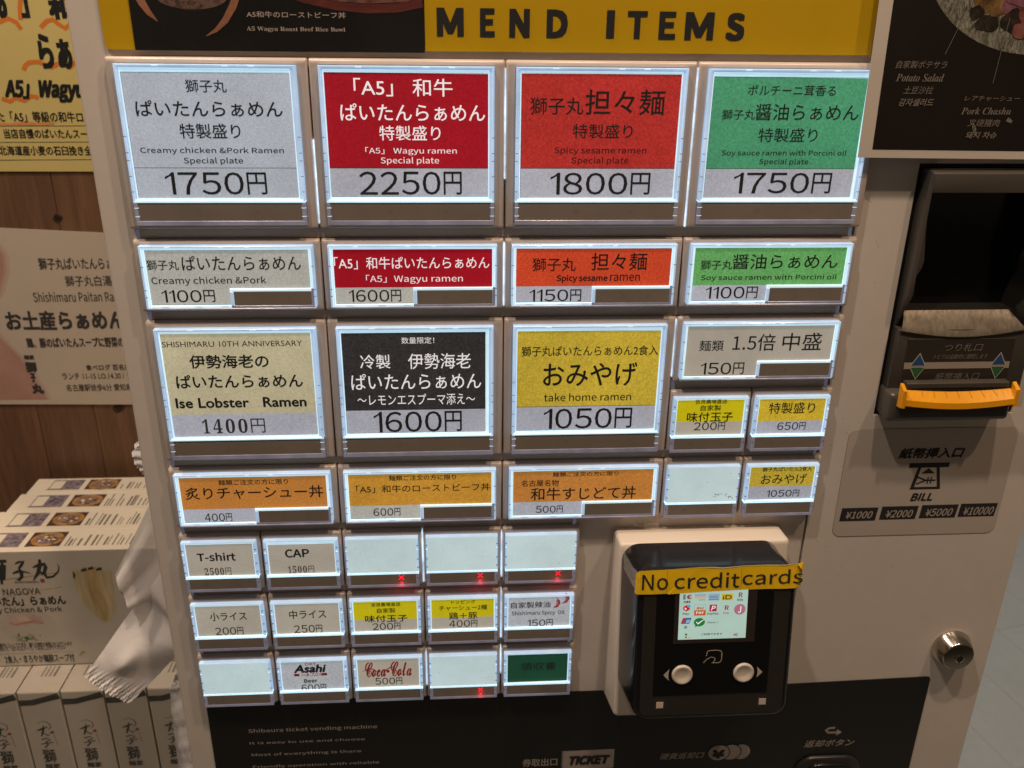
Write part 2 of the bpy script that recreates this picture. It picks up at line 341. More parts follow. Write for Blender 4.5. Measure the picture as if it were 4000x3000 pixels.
TW = [
('yp', 'らぁ', 'n', 'k', 1.3, -376.4, -0.3, -349.2, 27.9),
('yp', 'A5」Wagyu', 'ci', 'k', 1.0, -411.7, 36.8, -342.3, 55.3),
('yp', 'た「A5」等級の和牛ロ', 'n', 'k', 0.25, -421.2, 62.5, -348.7, 71.8),
('yp', '当店自慢のぱいたんスープ', 'n', 'k', 0.25, -418.4, 77.2, -340.4, 85.5),
('yp', '北海道産小麦の石臼挽き全', 'n', 'k', 0.25, -425.2, 91.5, -345.7, 100.0),
('yp', 'め', 'n', 'k', 1.5, -406.7, -31.1, -395.3, -11.8),
('yp', '」', 'n', 'k', 1.5, -384.4, -31.4, -377.7, -12.4),
('yp', '和', 'n', 'k', 1.5, -361.7, -31.7, -342.4, -11.5),
('wp', '獅子丸ぱいたんらぁめん', 'n', 'k', 0.2, -410.8, 192.4, -328.3, 203.6),
('wp', '獅子丸白湯拉麺', 'n', 'k', 0.1, -389.8, 209.5, -330.7, 219.7),
('wp', 'Shishimaru Paitan Ramen', 'c', 'k', 0.1, -421.6, 225.0, -332.9, 234.7),
('wp', 'お土産らぁめん', 'n', 'k', 0.8, -451.2, 243.4, -341.5, 262.9),
('wp', '鶏、豚のぱいたんスープに野菜の旨味', 'n', 'k', 0.4, -436.4, 270.3, -333.3, 280.7),
('wp', '食べログ 百名店', 'n', 'k', 0.2, -385.6, 298.3, -343.4, 304.6),
('wp', 'ランチ 11-15 LO.14.30 / ディナー', 'n', 'k', 0.1, -409.4, 306.4, -326.0, 314.0),
('wp', '名古屋駅徒歩6分 愛知県名古屋', 'n', 'k', 0.1, -407.8, 318.8, -327.7, 326.2),
('wp', '麺家', 'n', 'k', 0.4, -441.7, 287.7, -431.8, 292.6),
('wp', '獅', 'n', 'k', 0.9, -442.0, 294.9, -431.6, 305.8),
('wp', '子', 'n', 'k', 0.9, -439.3, 306.3, -434.6, 316.1),
('wp', '丸', 'n', 'k', 0.9, -440.4, 317.7, -429.2, 328.3),
('bf', '獅', 'ni', 'k', 0.7, -440.1, 420.6, -419.2, 447.1),
('bf', 'SHISHIMARU', 'c', 'k', 0.0, -417.0, 444.6, -396.5, 446.7),
('bf', 'NAGOYA', 'c', 'k', 0.1, -429.1, 452.1, -397.0, 459.1),
('bf', 'いたん」らぁめん', 'n', 'k', 0.5, -439.7, 460.7, -377.0, 470.8),
('bf', 'Creamy Chicken & Pork', 'c', 'k', 0.1, -458.9, 472.0, -381.9, 479.4),
('bf', '国産豚骨と鶏を贅沢にじっくりと炊き、麺との相性も抜群に仕上げています', 'n', 'k', 0.0, -460.2, 511.0, -379.9, 516.0),
('bf', 'クリーミーな味わいと「ぱいたんスープ」でお召し上がりください', 'n', 'k', 0.0, -461.0, 514.9, -386.2, 520.1),
('bf', '2食入・まろやか鶏豚スープ付', 'n', 'k', 0.2, -442.2, 524.6, -380.4, 533.8),
]
TS = [   # terminal screen and sign, terminal-face coordinates
('sign','No','c','k',.05,77.3,2.6,92.4,12.2),('sign','credit','c','k',.05,96.1,2.3,134.2,12.0),('sign','cards','c','k',.05,135.8,1.6,171.5,10.6),
('scr','交通系','n','dk',.1,102.0,19.9,106.3,21.4),('scr','iD','m2','k',.1,125.2,17.0,130.4,19.8),('scr','R','c','R',.15,134.4,15.6,136.7,18.7),('scr','Edy','c','dk',.12,133.7,19.4,137.3,21.2),
('scr','Pay','c','dk',.1,102.0,27.5,105.9,29.2),('scr','au','gi','or',.15,109.8,24.0,114.2,25.6),('scr','PAY','c','w',.12,109.9,27.0,114.4,28.6),('scr','P','ci','w',.1,118.6,23.6,121.4,26.6),
('scr','PayPay','c','dk',.1,116.5,28.0,123.2,29.5),('scr','R','c','R',.15,126.6,23.6,129.0,26.6),('scr','Pay','c','pk',.1,125.9,27.8,129.5,29.2),('scr','J','c','w',.25,134.6,24.3,136.4,28.6),
('scr','Alipay +','c','dk',.06,116.7,33.6,123.2,34.9),('scr','ご利用できます','n','dk',.04,113.6,41.0,126.1,42.4),('scr','IC','c','R',.2,133.0,41.8,135.6,43.3),('scr','C','c','R',.6,103.9,16.1,106.9,19.0),('scr','QUICPay','c','dk',.05,110.9,19.3,115.0,20.0),
]
FW = {c: chr(ord(c)+0xFEE0) for c in '0123456789'}
def load_font():
    try:
        d = bpy.utils.system_resource('DATAFILES', path='fonts')
        return bpy.data.fonts.load(os.path.join(d, 'Noto Sans CJK Regular.woff2'))
    except Exception:
        return None
CJK = load_font()
def key(st, s): return (st.replace('i', ''), s)
_need = {}
for r in TX+TW+TS:
    st, s = r[2], r[1]
    if st == 'd':
        for c in s: _need[('n', FW.get(c, c))] = None
    elif st == 's':
        for c in s: _need[('n', chr(0x1D7CE+int(c)) if c.isdigit() else c)] = None
    elif st in ('m', 'm2'): _need[('n', s)] = None
    else: _need[key(st, s)] = None
_objs = {}
for (st, s) in _need:
    c = bpy.data.curves.new('t', 'FONT'); c.body = s; c.resolution_u = 3; c.size = 1
    if st == 'c' and CJK: c.font = CJK
    o = bpy.data.objects.new('t', c); COL.objects.link(o); _objs[(st, s)] = o
dg = bpy.context.evaluated_depsgraph_get()
GL = {}
for k, o in _objs.items():
    me = bpy.data.meshes.new_from_object(o.evaluated_get(dg))
    vs = [(v.co.x, v.co.y) for v in me.vertices]; fs = [tuple(p.vertices) for p in me.polygons]
    if not vs: vs = [(0, 0), (1, 0), (0, 1)]; fs = []
    xs = [v[0] for v in vs]; ys = [v[1] for v in vs]; x0, x1, y0, y1 = min(xs), max(xs), min(ys), max(ys)
    w, h = max(x1-x0, 1e-6), max(y1-y0, 1e-6)
    GL[k] = ([((x-x0)/w, (y-y0)/h) for x, y in vs], fs, w, h)
    bpy.data.meshes.remove(me)
for o in _objs.values():
    c = o.data; bpy.data.objects.remove(o); bpy.data.curves.remove(c)
for _k in [k for k in GL if k == ('n', '１')]:      # a plain one with a flag and no foot
    GL[_k] = ([(.66, 0), (1, 0), (1, 1), (.74, 1), (.66, .86), (.0, .70), (.0, .80), (.45, .88)], [(0, 1, 2, 3, 4), (5, 4, 3, 7, 6)], .3, 1)
INK = {}
def ink(c):
    if not INK:
        INK.update(q=mat('dim_print', (.20, .17, .145), .5), s=mat('grey_serif_print', (.06, .06, .065), .6), k=mat('black_print', (.025, .024, .026), .6, spec=.25), w=mat('white_print', (.80, .80, .82), .5, emis=.62, ecol=lin((232, 232, 240))),
                   r=mat('dark_red_print', (.085, .012, .012), .6), R=mat('red_print', (.42, .015, .015), .5, emis=.10), g=mat('pale_print', (.42, .36, .32), .5),
                   dk=mat('grey_print', (.05, .06, .06), .6, emis=.35, ecol=(.10, .13, .13)), pk=mat('rose_print', (.3, .12, .12), .6, emis=.5), **{'or': mat('orange_print', (.4, .14, .03), .6, emis=.5)})
    return INK[c]
def put(mb, g, x0, v0, x1, v1, z, m, bold=0, shear=0):
    vs, fs, w, h = g
    offs = [(0, 0)]
    if bold > 0:
        k = bold*.7
        offs += [(k, 0), (-k, 0), (0, k), (0, -k), (k, k), (-k, -k), (k, -k), (-k, k)] if bold > .6 else [(k, 0), (-k, 0), (0, k), (0, -k)]
        x0 += k; x1 -= k; v0 += k; v1 -= k
    hh = v1-v0; sx = abs(shear)*hh
    for q, (dx, dv) in enumerate(offs):
        base = len(mb.v)
        for a, b in vs: mb.vert(x0 + a*(x1-x0-sx) + b*sx + dx, v1 - b*hh + dv, z + q*.012)
        for f in fs: mb.face([base+i for i in f], m)
def lay(mb, row, z, dx=0, dv=0, m=None):
    _, s, st, col, bold, x0, v0, x1, v1 = row
    x0 -= dx; x1 -= dx; v0 -= dv; v1 -= dv; m = m or ink(col)
    if st in ('d', 's'):
        gs = [GL[('n', FW.get(c, c) if st == 'd' else (chr(0x1D7CE+int(c)) if c.isdigit() else c))] for c in s]
        ws = [(.5 if c == '1' else 1.0 if c.isdigit() else 1.02) if st == 'd' else (.62 if c == '1' else .8 if c.isdigit() else 1.25) for c in s]
        gap = .17 if st == 'd' else .3
        u = (x1-x0)/(sum(ws) + gap*(len(s)-1)); x = x0
        thick = {'d': (v1-v0)*.010, 's': 0}[st]
        for c, g, w in zip(s, gs, ws):
            put(mb, g, x, v0, x+w*u, v1, z, m, max(bold, thick)); x += (w+gap)*u
    elif col == 'w' and st in 'nc': put(mb, GL[key(st, s)], x0, v0, x1, v1, z, m, min(bold*.4, .12))
    elif st == 'n' and bold < .07 and v1-v0 < 12: put(mb, GL[key(st, s)], x0, v0, x1, v1, z, m, .07)
    elif st == 'c' and not bold: put(mb, GL[key(st, s)], x0, v0, x1, v1, z, m, .07)
    elif st in ('m', 'm2'): put(mb, GL[('n', s)], x0, v0, x1, v1, z, m, bold)
    else: put(mb, GL[key(st, s)], x0, v0, x1, v1, z, m, bold, .22 if 'i' in st else 0)
# ---------------------------------------------------------------- shared materials
PANEL = mat('cream_metal_panel', (.645, .585, .535), .40, spec=.4, bump=.05, bscale=900, n2=.045, n2scale=6, noise=.02, nscale=120)
HOUSE = mat('button_housing_plastic', (.53, .455, .41), .27, spec=.5, n2=.05, n2scale=30)
CHAN = mat('rail_plastic', (.52, .45, .40), .5)  # rail plastic, nearly the housing colour
LIT = mat('lit_clear_edge', (.6, .7, .75), .12, emis=.74, ecol=(.58, .84, .97), n2=.12, n2scale=30)
LIT2 = mat('lit_clear_rim', (.5, .6, .7), .15, emis=.60, ecol=(.36, .55, .80), n2=.16, n2scale=35)
DIM = mat('clear_plastic_rim', (.27, .26, .31), .2, spec=.6, emis=.10, ecol=(.55, .6, .85), n2=.25, n2scale=60)
TICK = mat('clip_gap', (.10, .12, .15), .4)
BROWN = mat('smoked_window', (.225, .192, .165), .28, spec=.6, n2=.08, n2scale=40)
DOT = mat('window_lens', (.21, .18, .155), .35)
REDX = mat('red_cross_light', (.6, .01, .02), .4, emis=1.3, ecol=(1.0, .012, .03))
BLACK = mat('black_gloss_plastic', (.012, .013, .015), .16, spec=.5, coat=.3)
BLACKP = mat('black_sheet', (.0085, .0090, .0098), .30, spec=.35, n2=.2, n2scale=8)
DGREY = mat('dark_grey_plastic', (.060, .053, .045), .28, spec=.5, n2=.10, n2scale=25)
SEAM = mat('seam_shadow_gap', (.03, .025, .02), .8)
LEAK = mat('backlight_glow', (.6, .7, .8), .4, emis=.9, ecol=(.62, .80, 1.0), n2=.5, n2scale=60)
pane = bpy.data.materials.new('clear_window'); pane.use_nodes = True
_n = pane.node_tree; _n.nodes.remove(_n.nodes['Principled BSDF'])
_t = _n.nodes.new('ShaderNodeBsdfTransparent'); _g = _n.nodes.new('ShaderNodeBsdfGlossy'); _g.inputs['Roughness'].default_value = .08
_x = _n.nodes.new('ShaderNodeMixShader'); _x.inputs[0].default_value = .045
_n.links.new(_t.outputs[0], _x.inputs[1]); _n.links.new(_g.outputs[0], _x.inputs[2]); _n.links.new(_x.outputs[0], _n.nodes['Material Output'].inputs[0])

# ---------------------------------------------------------------- the vending machine
VM = thing('ticket_vending_machine', (65, 1400, -170), 'cream ticket vending machine with a lit grid of ramen order buttons', 'vending machine')
g = MB()
g.box(-216, 346, -420, 1396, -345, -64, PANEL, b=3)
build('cabinet', g, VM)
g = MB()                                   # left door skin with a rounded outer edge
g.box(-216, 198, -400, 1380, -64, -6, PANEL, b=1.8)
build('front_panel', g, VM)
g = MB()                                   # right door skin, with the opening for the banknote unit
for a in ((198.9, 229.8, -400, 1380), (318.3, 346, -400, 1380), (229.8, 318.3, -400, 52), (229.8, 318.3, 205, 1380)):
    g.box(*a, -64, -6, PANEL, b=0)
build('side_panel', g, VM)

CW, CH = 50.0, 46.2
def bar(g, x0, x1, v0, v1, z, m, z0=-3.5, b=.35): g.box(x0, x1, v0, v1, z0, z, m, b=b)
def rim(g, x0, x1, v0, v1, i0, i1, j0, j1, z, ms, b=.3):
    # four butted bars round a window: outer rect x0..v1, inner rect i0..j1 ; ms = (top, sides, bottom)
    bar(g, x0, x1, v0, j0, z, ms[0], b=b); bar(g, x0, x1, j1, v1, z, ms[2], b=b)
    bar(g, x0, i0, j0, j1, z, ms[1], b=b); bar(g, i1, x1, j0, j1, z, ms[1], b=b)
def housing_mesh(w, h, k):
    g = MB(); s = .32; L = []
    L.append(g.rectl(s, w-s, 0, h, -8, .8, 2))
    for t in (0, .2, .4, .6, .8, 1):
        a = t*math.pi/2; c = 1-math.cos(a); sn = math.sin(a)
        L.append(g.rectl(s+1.3*c, w-s-1.3*c, 2.2*c, h-1.2*c, -2.2+2.2*sn, .8, 2))
    e = .35
    L.append(g.rectl(k[0]-e, k[1]+e, k[2]-e, k[3]+e, 0, .8, 2))
    L.append(g.rectl(k[0]-e, k[1]+e, k[2]-e, k[3]+e, -4, .8, 2))
    g.loops(L, HOUSE, cap=TICK); g.smooth = True
    return g.mesh('housing')
KEY = {'L': (5.4, 94.2, 3.2, 84.0), 'T': (5.4, 94.2, 3.6, 84.9), 'W': (4.0, 96.0, 2.7, 38.4), 'S': (2.1, 47.4, 3.6, 39.9)}
HH = {'L': 2*CH-5.75, 'T': 2*CH-5.75, 'W': CH-5.75, 'S': CH-5.75}
WW = {'L': 100, 'T': 100, 'W': 100, 'S': 50}
def keycap_mesh(t):
    g = MB(); x0, x1, v0, v1 = KEY[t]
    if t in 'LT':
        o = 0 if t == 'L' else .9
        c0, c1 = (8.0, 91.0); top = 6.2 + o*.2; bot = 71.2 + o*.6
        rim(g, x0, x1, v0, bot, x0+1.1, x1-1.1, v0+.9, bot-.01, 1.8, (LIT2, LIT2, LIT), b=.3)
        rim(g, x0+1.1, x1-1.1, v0+.9, bot-.01, c0-.5, c1+.5, top-1.3, bot-.9, 1.1, (LIT2, LIT2, LIT), b=.2)
        rim(g, c0-.5, c1+.5, top-1.3, bot-.9, c0, c1, top, bot-1.6, .7, (LIT, LIT, LIT), b=.15)
        rim(g, x0, x1, bot+.1, v1, 7.2, 92.2, bot+.7, bot+10.3, 1.6, (LIT, DIM, DIM), b=.3)
        for v in (38, 46, 50, 58, 66): 
            for a in (x0-.02, x1-1.2): g.box(a, a+1.22, v, v+.28, 0, 1.83, TICK)
        for v in (74.5, 79):
            for a in (x0-.02, x1-2.2): g.box(a, a+2.22, v, v+.3, 0, 1.66, LIT)
        for a in (24, 58, 71): g.box(a, a+3.2, v0+.2, v0+.75, 0, 1.86, LIT)
        g.poly([(c0, bot-1.4, 1.3), (c1, bot-1.4, 1.3), (c1, top-.2, 1.3), (c0, top-.2, 1.3)], pane)
    elif t == 'W':
        c0, c1, top, bot = 6.4, 93.6, 4.7, 36.2; sx = 49.6; sv = 26.6
        rim(g, x0, x1, v0, v1, x0+1.0, x1-1.0, v0+.8, v1-.9, 1.8, (LIT2, LIT2, DIM), b=.3)
        bar(g, x0+1, x1-1, v0+.8, top, 1.1, LIT, b=.2)
        bar(g, x0+1, c0, top, v1-.9, 1.1, LIT, b=.2); bar(g, c1, x1-1, top, sv, 1.1, LIT, b=.2); bar(g, c1, x1-1, sv+.02, v1-.9, 1.1, DIM, b=.2)
        bar(g, c0, sx, bot, v1-.9, 1.1, LIT, b=.2)
        bar(g, sx, c1, sv, sv+1.5, 1.5, LIT, b=.3); bar(g, sx, sx+1.7, sv+1.52, bot, 1.5, LIT2, b=.3); bar(g, sx, c1, bot+.02, v1-.9, 1.3, DIM, b=.2)
        for a in (18, 46, 60): g.box(a, a+2.5, v0+.2, v0+.7, 0, 1.86, LIT)
        for v in (14, 27, 31):
            for a in (x0-.02, x1-1.2): g.box(a, a+1.22, v, v+.28, 0, 1.84, TICK)
        for a in (12, 30, 44): g.box(a, a+4, bot+.3, bot+.9, 0, 1.2, LIT2)
        g.poly([(c0, sv, 1.2), (c1, sv, 1.2), (c1, top, 1.2), (c0, top, 1.2)], pane)
    else:
        c0, c1, top, bot = 4.0, 45.6, 4.9, 28.4
        rim(g, x0, x1, v0, bot, x0+.8, x1-.8, v0+.5, bot-.01, 1.3, (LIT2, LIT2, LIT), b=.2)
        rim(g, x0+.8, x1-.8, v0+.5, bot-.01, c0, c1, top, bot-.02, 1.0, (LIT, LIT2, LIT), b=.15)
        bar(g, x0+.4, x1-.4, bot+.15, bot+1.2, 1.7, LIT, b=.35)
        rim(g, x0, x1, bot+1.52, v1, 4.2, 45.4, bot+1.8, 37.8, 1.4, (LIT, DIM, DIM), b=.3)
        for v in (9, 12, 19, 25, 33):
            for a in (x0-.02, x1-1.1): g.box(a, a+1.1, v, v+.3, 0, 1.63, TICK if v != 12 else LIT)
        g.poly([(c0, bot, 1.1), (c1, bot, 1.1), (c1, top, 1.1), (c0, top, 1.1)], pane)
    return g.mesh('clear_keycap')
BARR = {'L': (7.2, 92.2, 72.0, 81.3), 'T': (7.2, 92.2, 72.6, 81.9), 'W': (51.5, 93.5, 28.3, 36.1), 'S': (4.2, 45.4, 30.1, 37.7)}
def window_mesh(t):
    g = MB(); x0, x1, v0, v1 = BARR[t]
    g.box(x0, x1, v0, v1, -3, 1.3, BROWN, b=.15)
    cx = x0 + (x1-x0)*(.37 if t != 'S' else .25); cx2 = x0+(x1-x0)*.72
    g.disc(cx, (v0+v1)/2, 1.33, 1.5, DOT)
    for s in (-1, 1): g.ribbon([(cx2-1.1, (v0+v1)/2-1.1*s), (cx2+1.1, (v0+v1)/2+1.1*s)], .45, 1.34+.01*s, DOT)
    return g.mesh('smoked_window')
ME = {t: (housing_mesh(WW[t], HH[t], KEY[t]), keycap_mesh(t), window_mesh(t)) for t in 'LTWS'}

def cardm(kind, rgb, **k): return card('card_' + kind, rgb, **k)
WHT = cardm('cool_white', (172, 182, 196)); WHT2 = cardm('pale_grey', (176, 177, 172)); LAV = cardm('price_white', (170, 174, 188)); PLN = cardm('plain_cream', (172, 166, 154), grain=.04)
RED = cardm('crimson', (160, 16, 34), grain=.14); RED2 = cardm('scarlet', (172, 46, 42), grain=.2); ORR = cardm('orange_red', (203, 72, 42), grain=.2)
GRN = cardm('jade', (72, 150, 112), grain=.16); GRN2 = cardm('leaf_green', (100, 168, 98), grain=.16); CRM = cardm('ivory', (186, 180, 150)); CHA = cardm('charcoal', (50, 49, 50), grain=.3)
YEL = cardm('ochre_yellow', (196, 172, 58), grain=.16); LEM = cardm('lemon', (198, 186, 18), grain=.04); OCH = cardm('amber', (190, 126, 58), grain=.14); OCH2 = cardm('gold', (194, 142, 52), grain=.14); YL2 = cardm('soft_yellow', (206, 178, 52), grain=.14)
BLK = cardm('blank_aqua', (184, 207, 212), grain=.02, e=.74); RCP = cardm('bottle_green', (16, 66, 46), grain=.06); SIL = cardm('silver_white', (178, 184, 192))
# id: (type, col, v-top, upper colour, lower colour, split, label)
T0, T1, T2, T3, T4, T5, T6, T7 = 0, 2*CH, 3*CH, 5*CH, 6*CH, 7*CH, 8*CH, 4*CH
BT = [
 ('L1','L',0,T0,WHT,WHT,54,'large white button priced 1750円'), ('L2','L',2,T0,RED,LAV,54,'large crimson button priced 2250円'),
 ('L3','L',4,T0,RED2,LAV,54,'large red button priced 1800円'), ('L4','L',6,T0,GRN,LAV,54,'large green button priced 1750円'),
 ('W1','W',0,T1,WHT2,WHT2,26.6,'wide grey button priced 1100円'), ('W2','W',2,T1,RED,WHT2,26.6,'wide crimson button priced 1600円'),
 ('W3','W',4,T1,ORR,LAV,26.6,'wide orange-red button priced 1150円'), ('W4','W',6,T1,GRN2,LAV,26.6,'wide green button priced 1100円'),
 ('T1','T',0,T2,CRM,LAV,56,'large ivory lobster ramen button'), ('T2','T',2,T2,CHA,LAV,54.9,'large black button priced 1600円'),
 ('T3','T',4,T2,YEL,LAV,54.3,'large yellow take-home ramen button'), ('V1','W',6,T2,PLN,PLN,26.6,'wide cream button priced 150円'),
 ('A1','S',6,T7,LEM,PLN,19.6,'small lemon yellow button priced 200円'), ('A2','S',7,T7,YL2,LAV,20,'small yellow button priced 650円'),
 ('R1','W',0,T3,OCH,LAV,26.6,'wide amber button priced 400円'), ('R2','W',2,T3,OCH2,WHT2,26.6,'wide gold button priced 600円'),
 ('R3','W',4,T3,OCH,LAV,26.6,'wide amber button priced 500円'), ('R4','S',6,T3,BLK,BLK,15,'small blank button beside a yellow one'), ('R5','S',7,T3,YEL,LAV,19,'small yellow button priced 1050円'),
 ('S11','S',0,T4,PLN,PLN,15,'small T-shirt button'), ('S12','S',1,T4,PLN,PLN,15,'small CAP button'), ('S13','S',2,T4,BLK,BLK,15,'blank button with a red cross below the gold button'),
 ('S14','S',3,T4,BLK,BLK,15,'blank button with a red cross, middle of three'), ('S15','S',4,T4,BLK,BLK,15,'blank button with a red cross at the right end'),
 ('S21','S',0,T5,PLN,PLN,15,'small rice button priced 200円'), ('S22','S',1,T5,PLN,PLN,15,'medium rice button priced 250円'), ('S23','S',2,T5,LEM,PLN,19.5,'lemon yellow button priced 200円'),
 ('S24','S',3,T5,LEM,PLN,19.5,'lemon yellow button priced 400円'), ('S25','S',4,T5,SIL,SIL,15,'white button with two red chillies'),
 ('S31','S',0,T6,BLK,BLK,15,'small blank button at lower left'), ('S32','S',1,T6,SIL,SIL,15,'small beer button'), ('S33','S',2,T6,PLN,PLN,15,'small cola button'),
 ('S34','S',3,T6,BLK,BLK,15,'blank button with a red cross in the bottom row'), ('S35','S',4,T6,RCP,RCP,15,'dark green receipt button')]
XM = ('S13', 'S14', 'S15', 'S34')
for (k, t, c, vt, up, lo_, sp, lab) in BT:
    X = -200 + c*CW; at = (X, vt, 0)
    h = place('menu_button', ME[t][0], VM, (X, vt, -1.3)); at = (X, vt, .35); h['label'] = lab; h['group'] = 'order buttons of the machine'
    cap = place('clear_keycap', ME[t][1], h, at)
    place('smoked_window', ME[t][2], h, at)
    g = MB(); z = .30
    rj = random.uniform(-.25, .25)
    if t in 'LT':
        x0, x1, v0, v1 = 8.2, 91.2, (7.2 if k in ('L1','L4','T2','T3') else 6.3), 69.7
        if k == 'T2': x1 = 89.6
        if k == 'L4': x1 = 90.0
        if k == 'L2': x0, v0, v1 = 8.0, 6.6, 68.9
        if k in ('T1',): v0, v1 = 5.6, 70.4
        a = g.rectl(x0, x1, v0+rj*.6, sp, z)
        g.poly([(x0, sp, z), (x1, sp, z), (x1, v0-rj, z), (x0, v0+rj, z)], up)
        g.poly([(x0, v1, z), (x1, v1+rj, z), (x1, sp, z), (x0, sp, z)], lo_)
        if up not in (CRM,): g.flat([(x0, sp+.13), (x1, sp+.13), (x1, sp-.13), (x0, sp-.13)], z+.03, ink('k'))
        ew = .16
        if up is not CRM:
            g.flat([(x0-ew, v1), (x0+.02, v1), (x0+.02, v0), (x0-ew, v0)], z+.04, ink('k'))
            g.flat([(x0-ew, v0+.0), (x1, v0+.0), (x1, v0-ew), (x0-ew, v0-ew)], z+.05, ink('k'))
            g.flat([(x0-ew, v1+ew), (x1, v1+ew), (x1, v1), (x0-ew, v1)], z+.04, ink('k'))
        # strip of light along the top of the window, behind the card
        g.flat([(7, 72), (92.3, 72), (92.3, 4), (7, 4)], z-.25, LIT)
    elif t == 'W':
        x0, x1, v0, v1, sx = 6.6, 93.3, 5.1, 35.9, 49.5
        g.poly([(x0, sp, z), (x1, sp, z), (x1, v0-rj*.4, z), (x0, v0+rj*.4, z)], up)
        g.poly([(x0, v1, z), (sx, v1, z), (sx, sp, z), (x0, sp, z)], lo_)
        g.flat([(x0, v1), (sx, v1), (sx, v1-.2), (x0, v1-.2)], z+.03, ink('k'))
        g.flat([(5, 37), (94, 37), (94, 4), (5, 4)], z-.25, LIT)
    else:
        x0, x1, v0, v1 = 4.5, 45.1, 5.4, 28.6
        if k == 'S12': v0 = 6.8
        if up is BLK:
            x0, x1, v0 = 3.0, 46.5, 4.0
            g.flat([(x0, v1), (x1, v1), (x1, v0), (x0, v0)], 1.42, BLK)
            for q in range(2):
                px, pv = random.uniform(8, 42), random.uniform(8, 25); g.disc(px, pv, 1.46, .22, TICK, n=8)
            if k == 'R4':
                for q in range(26):
                    t_ = random.random(); g.disc(33+11*t_+random.gauss(0, .8), 24.5-1.2*math.sin(t_*5)+random.gauss(0, .7), 1.47, random.uniform(.12, .45), mat('grey_green_dirt', (.18, .2, .17), .9), n=6)
        else:
            g.poly([(x0, sp, z), (x1, sp, z), (x1, v0, z), (x0, v0, z)], up)
            g.poly([(x0, v1, z), (x1, v1, z), (x1, sp, z), (x0, sp, z)], lo_)
            g.flat([(3, 29), (46.6, 29), (46.6, 4.2), (3, 4.2)], z-.25, LIT)
    if t in 'W':
        g.flat([(x0, v0+.18), (x1, v0+.18), (x1, v0), (x0, v0)], z+.04, mat('paper_edge', (.10, .11, .12), .7))
    build('label_card', g, h, at)
    rows = [r for r in TX if r[0] == k]
    if rows:
        g = MB()
        for r in rows: lay(g, r, z+.12, dx=X, dv=vt)
        if k == 'S32':
            rw = [r for r in rows if r[1] == 'Asahi'][0]; ax0, ax1, av = rw[5]-X, rw[7]-X, rw[8]-vt; g.flat([(ax0, av+2.6), (ax1, av+2.6), (ax1, av+.5), (ax0, av+.5)], z+.08, ink('R'))
        if k == 'S33':
            pts = [(7.2+i*1.0, 14.3+2.4*math.sin(i*.42+2.6)*(.5+i/40)) for i in range(22)]
            g.ribbon(pts, [.2+.6*abs(math.sin(i*.25)) for i in range(22)], z+.09, ink('R'))
        if k == 'S25':
            for cx, cv in ((35.5, 11.0), (41.3, 7.6)):
                P = [(cx+1.5, cv-3.0), (cx+1.9, cv-.4), (cx+.9, cv+1.9), (cx-1.6, cv+3.3)]
                g.ribbon(P, [2.2, 2.5, 1.9, .2], z+.1, mat('chilli_red', (.35, .02, .03), .3, emis=.25, ecol=(.5, .05, .08)))
                g.ribbon([(cx+1.5, cv-3.0), (cx+1.1, cv-4.4), (cx+.3, cv-4.9)], [.7, .45, .3], z+.14, mat('chilli_stalk', (.09, .12, .07), .5))
                g.ribbon([(cx+1.1, cv-2.4), (cx+1.5, cv-.4), (cx+.8, cv+1.2)], .3, z+.16, mat('chilli_shine', (.75, .5, .5), .3, emis=.3))
        build('lettering', g, h, at)
    if k in XM:
        g = MB(); cx, cv = 36.2, 32.7
        for s in (-1, 1): g.ribbon([(cx-1.6, cv-1.6*s), (cx+1.6, cv+1.6*s)], .62, 1.46+.03*s, REDX)
        build('red_cross', g, h, at)
        d = bpy.data.lights.new('red_scatter_fill', 'POINT'); d.energy = .0007; d.color = (1, .03, .06); d.shadow_soft_size = .001  # added point light ahead of the rim, stands in for scatter in the plastic
        o = bpy.data.objects.new('red_scatter_fill', d); COL.objects.link(o); o.location = ((X+cx)/1000, -.0042, H0-(vt+39)/1000)

# rails between the button rows, and the light that leaks through the seams
def rail(x0, x1, v):
    g = MB(); g.box(x0, x1, v, v+5.5, -6, -4.6, CHAN, b=.5); g.box(x0-.1, x0+1.8, v+.6, v+5.4, -6, -4.2, DIM); g.box(x1-1.8, x1+.1, v+.6, v+5.4, -6, -4.2, DIM)
    build('rail', g, VM)
for v, a, b in ((2*CH, -198, 196.5), (3*CH, -198, 196.5), (5*CH, -198, 196.5), (6*CH, -198, 47), (7*CH, -198, 47), (8*CH, -198, 47)): rail(a, b, v-5.65)
rail(101, 196.5, 4*CH-5.65)
for X, a, b, w in ((0, 4, 60, .5), (100, 3, 86, .6), (0, 95, 131, .45), (-50, 279, 316, .7), (0, 281, 314, .4), (0, 325, 362, .6), (-50, 372, 400, .35), (0, 371, 392, .35), (-100, 40, 84, .12), (100, 140, 176, .15)):
    g = MB(); g.box(X-w/2, X+w/2, a, b, -6, -1.6, LEAK); build('light_seam', g, VM)

g = MB(); rd = random.Random(5); SCF = mat('scuff_mark', (.30, .25, .20), .7)
for i in range(70):
    x, v = (rd.uniform(205, 340), rd.uniform(300, 620)) if i % 3 else (rd.uniform(202, 228), rd.uniform(60, 300))
    if i % 7 == 0: a = rd.uniform(0, 3); l = rd.uniform(1.5, 5); g.ribbon([(x, v), (x+l*math.cos(a), v+l*math.sin(a))], .16, -5.96, SCF)
    else: g.disc(x, v, -5.96, rd.uniform(.12, .4), SCF, n=6)
build('scuff_marks', g, VM, kind='stuff')
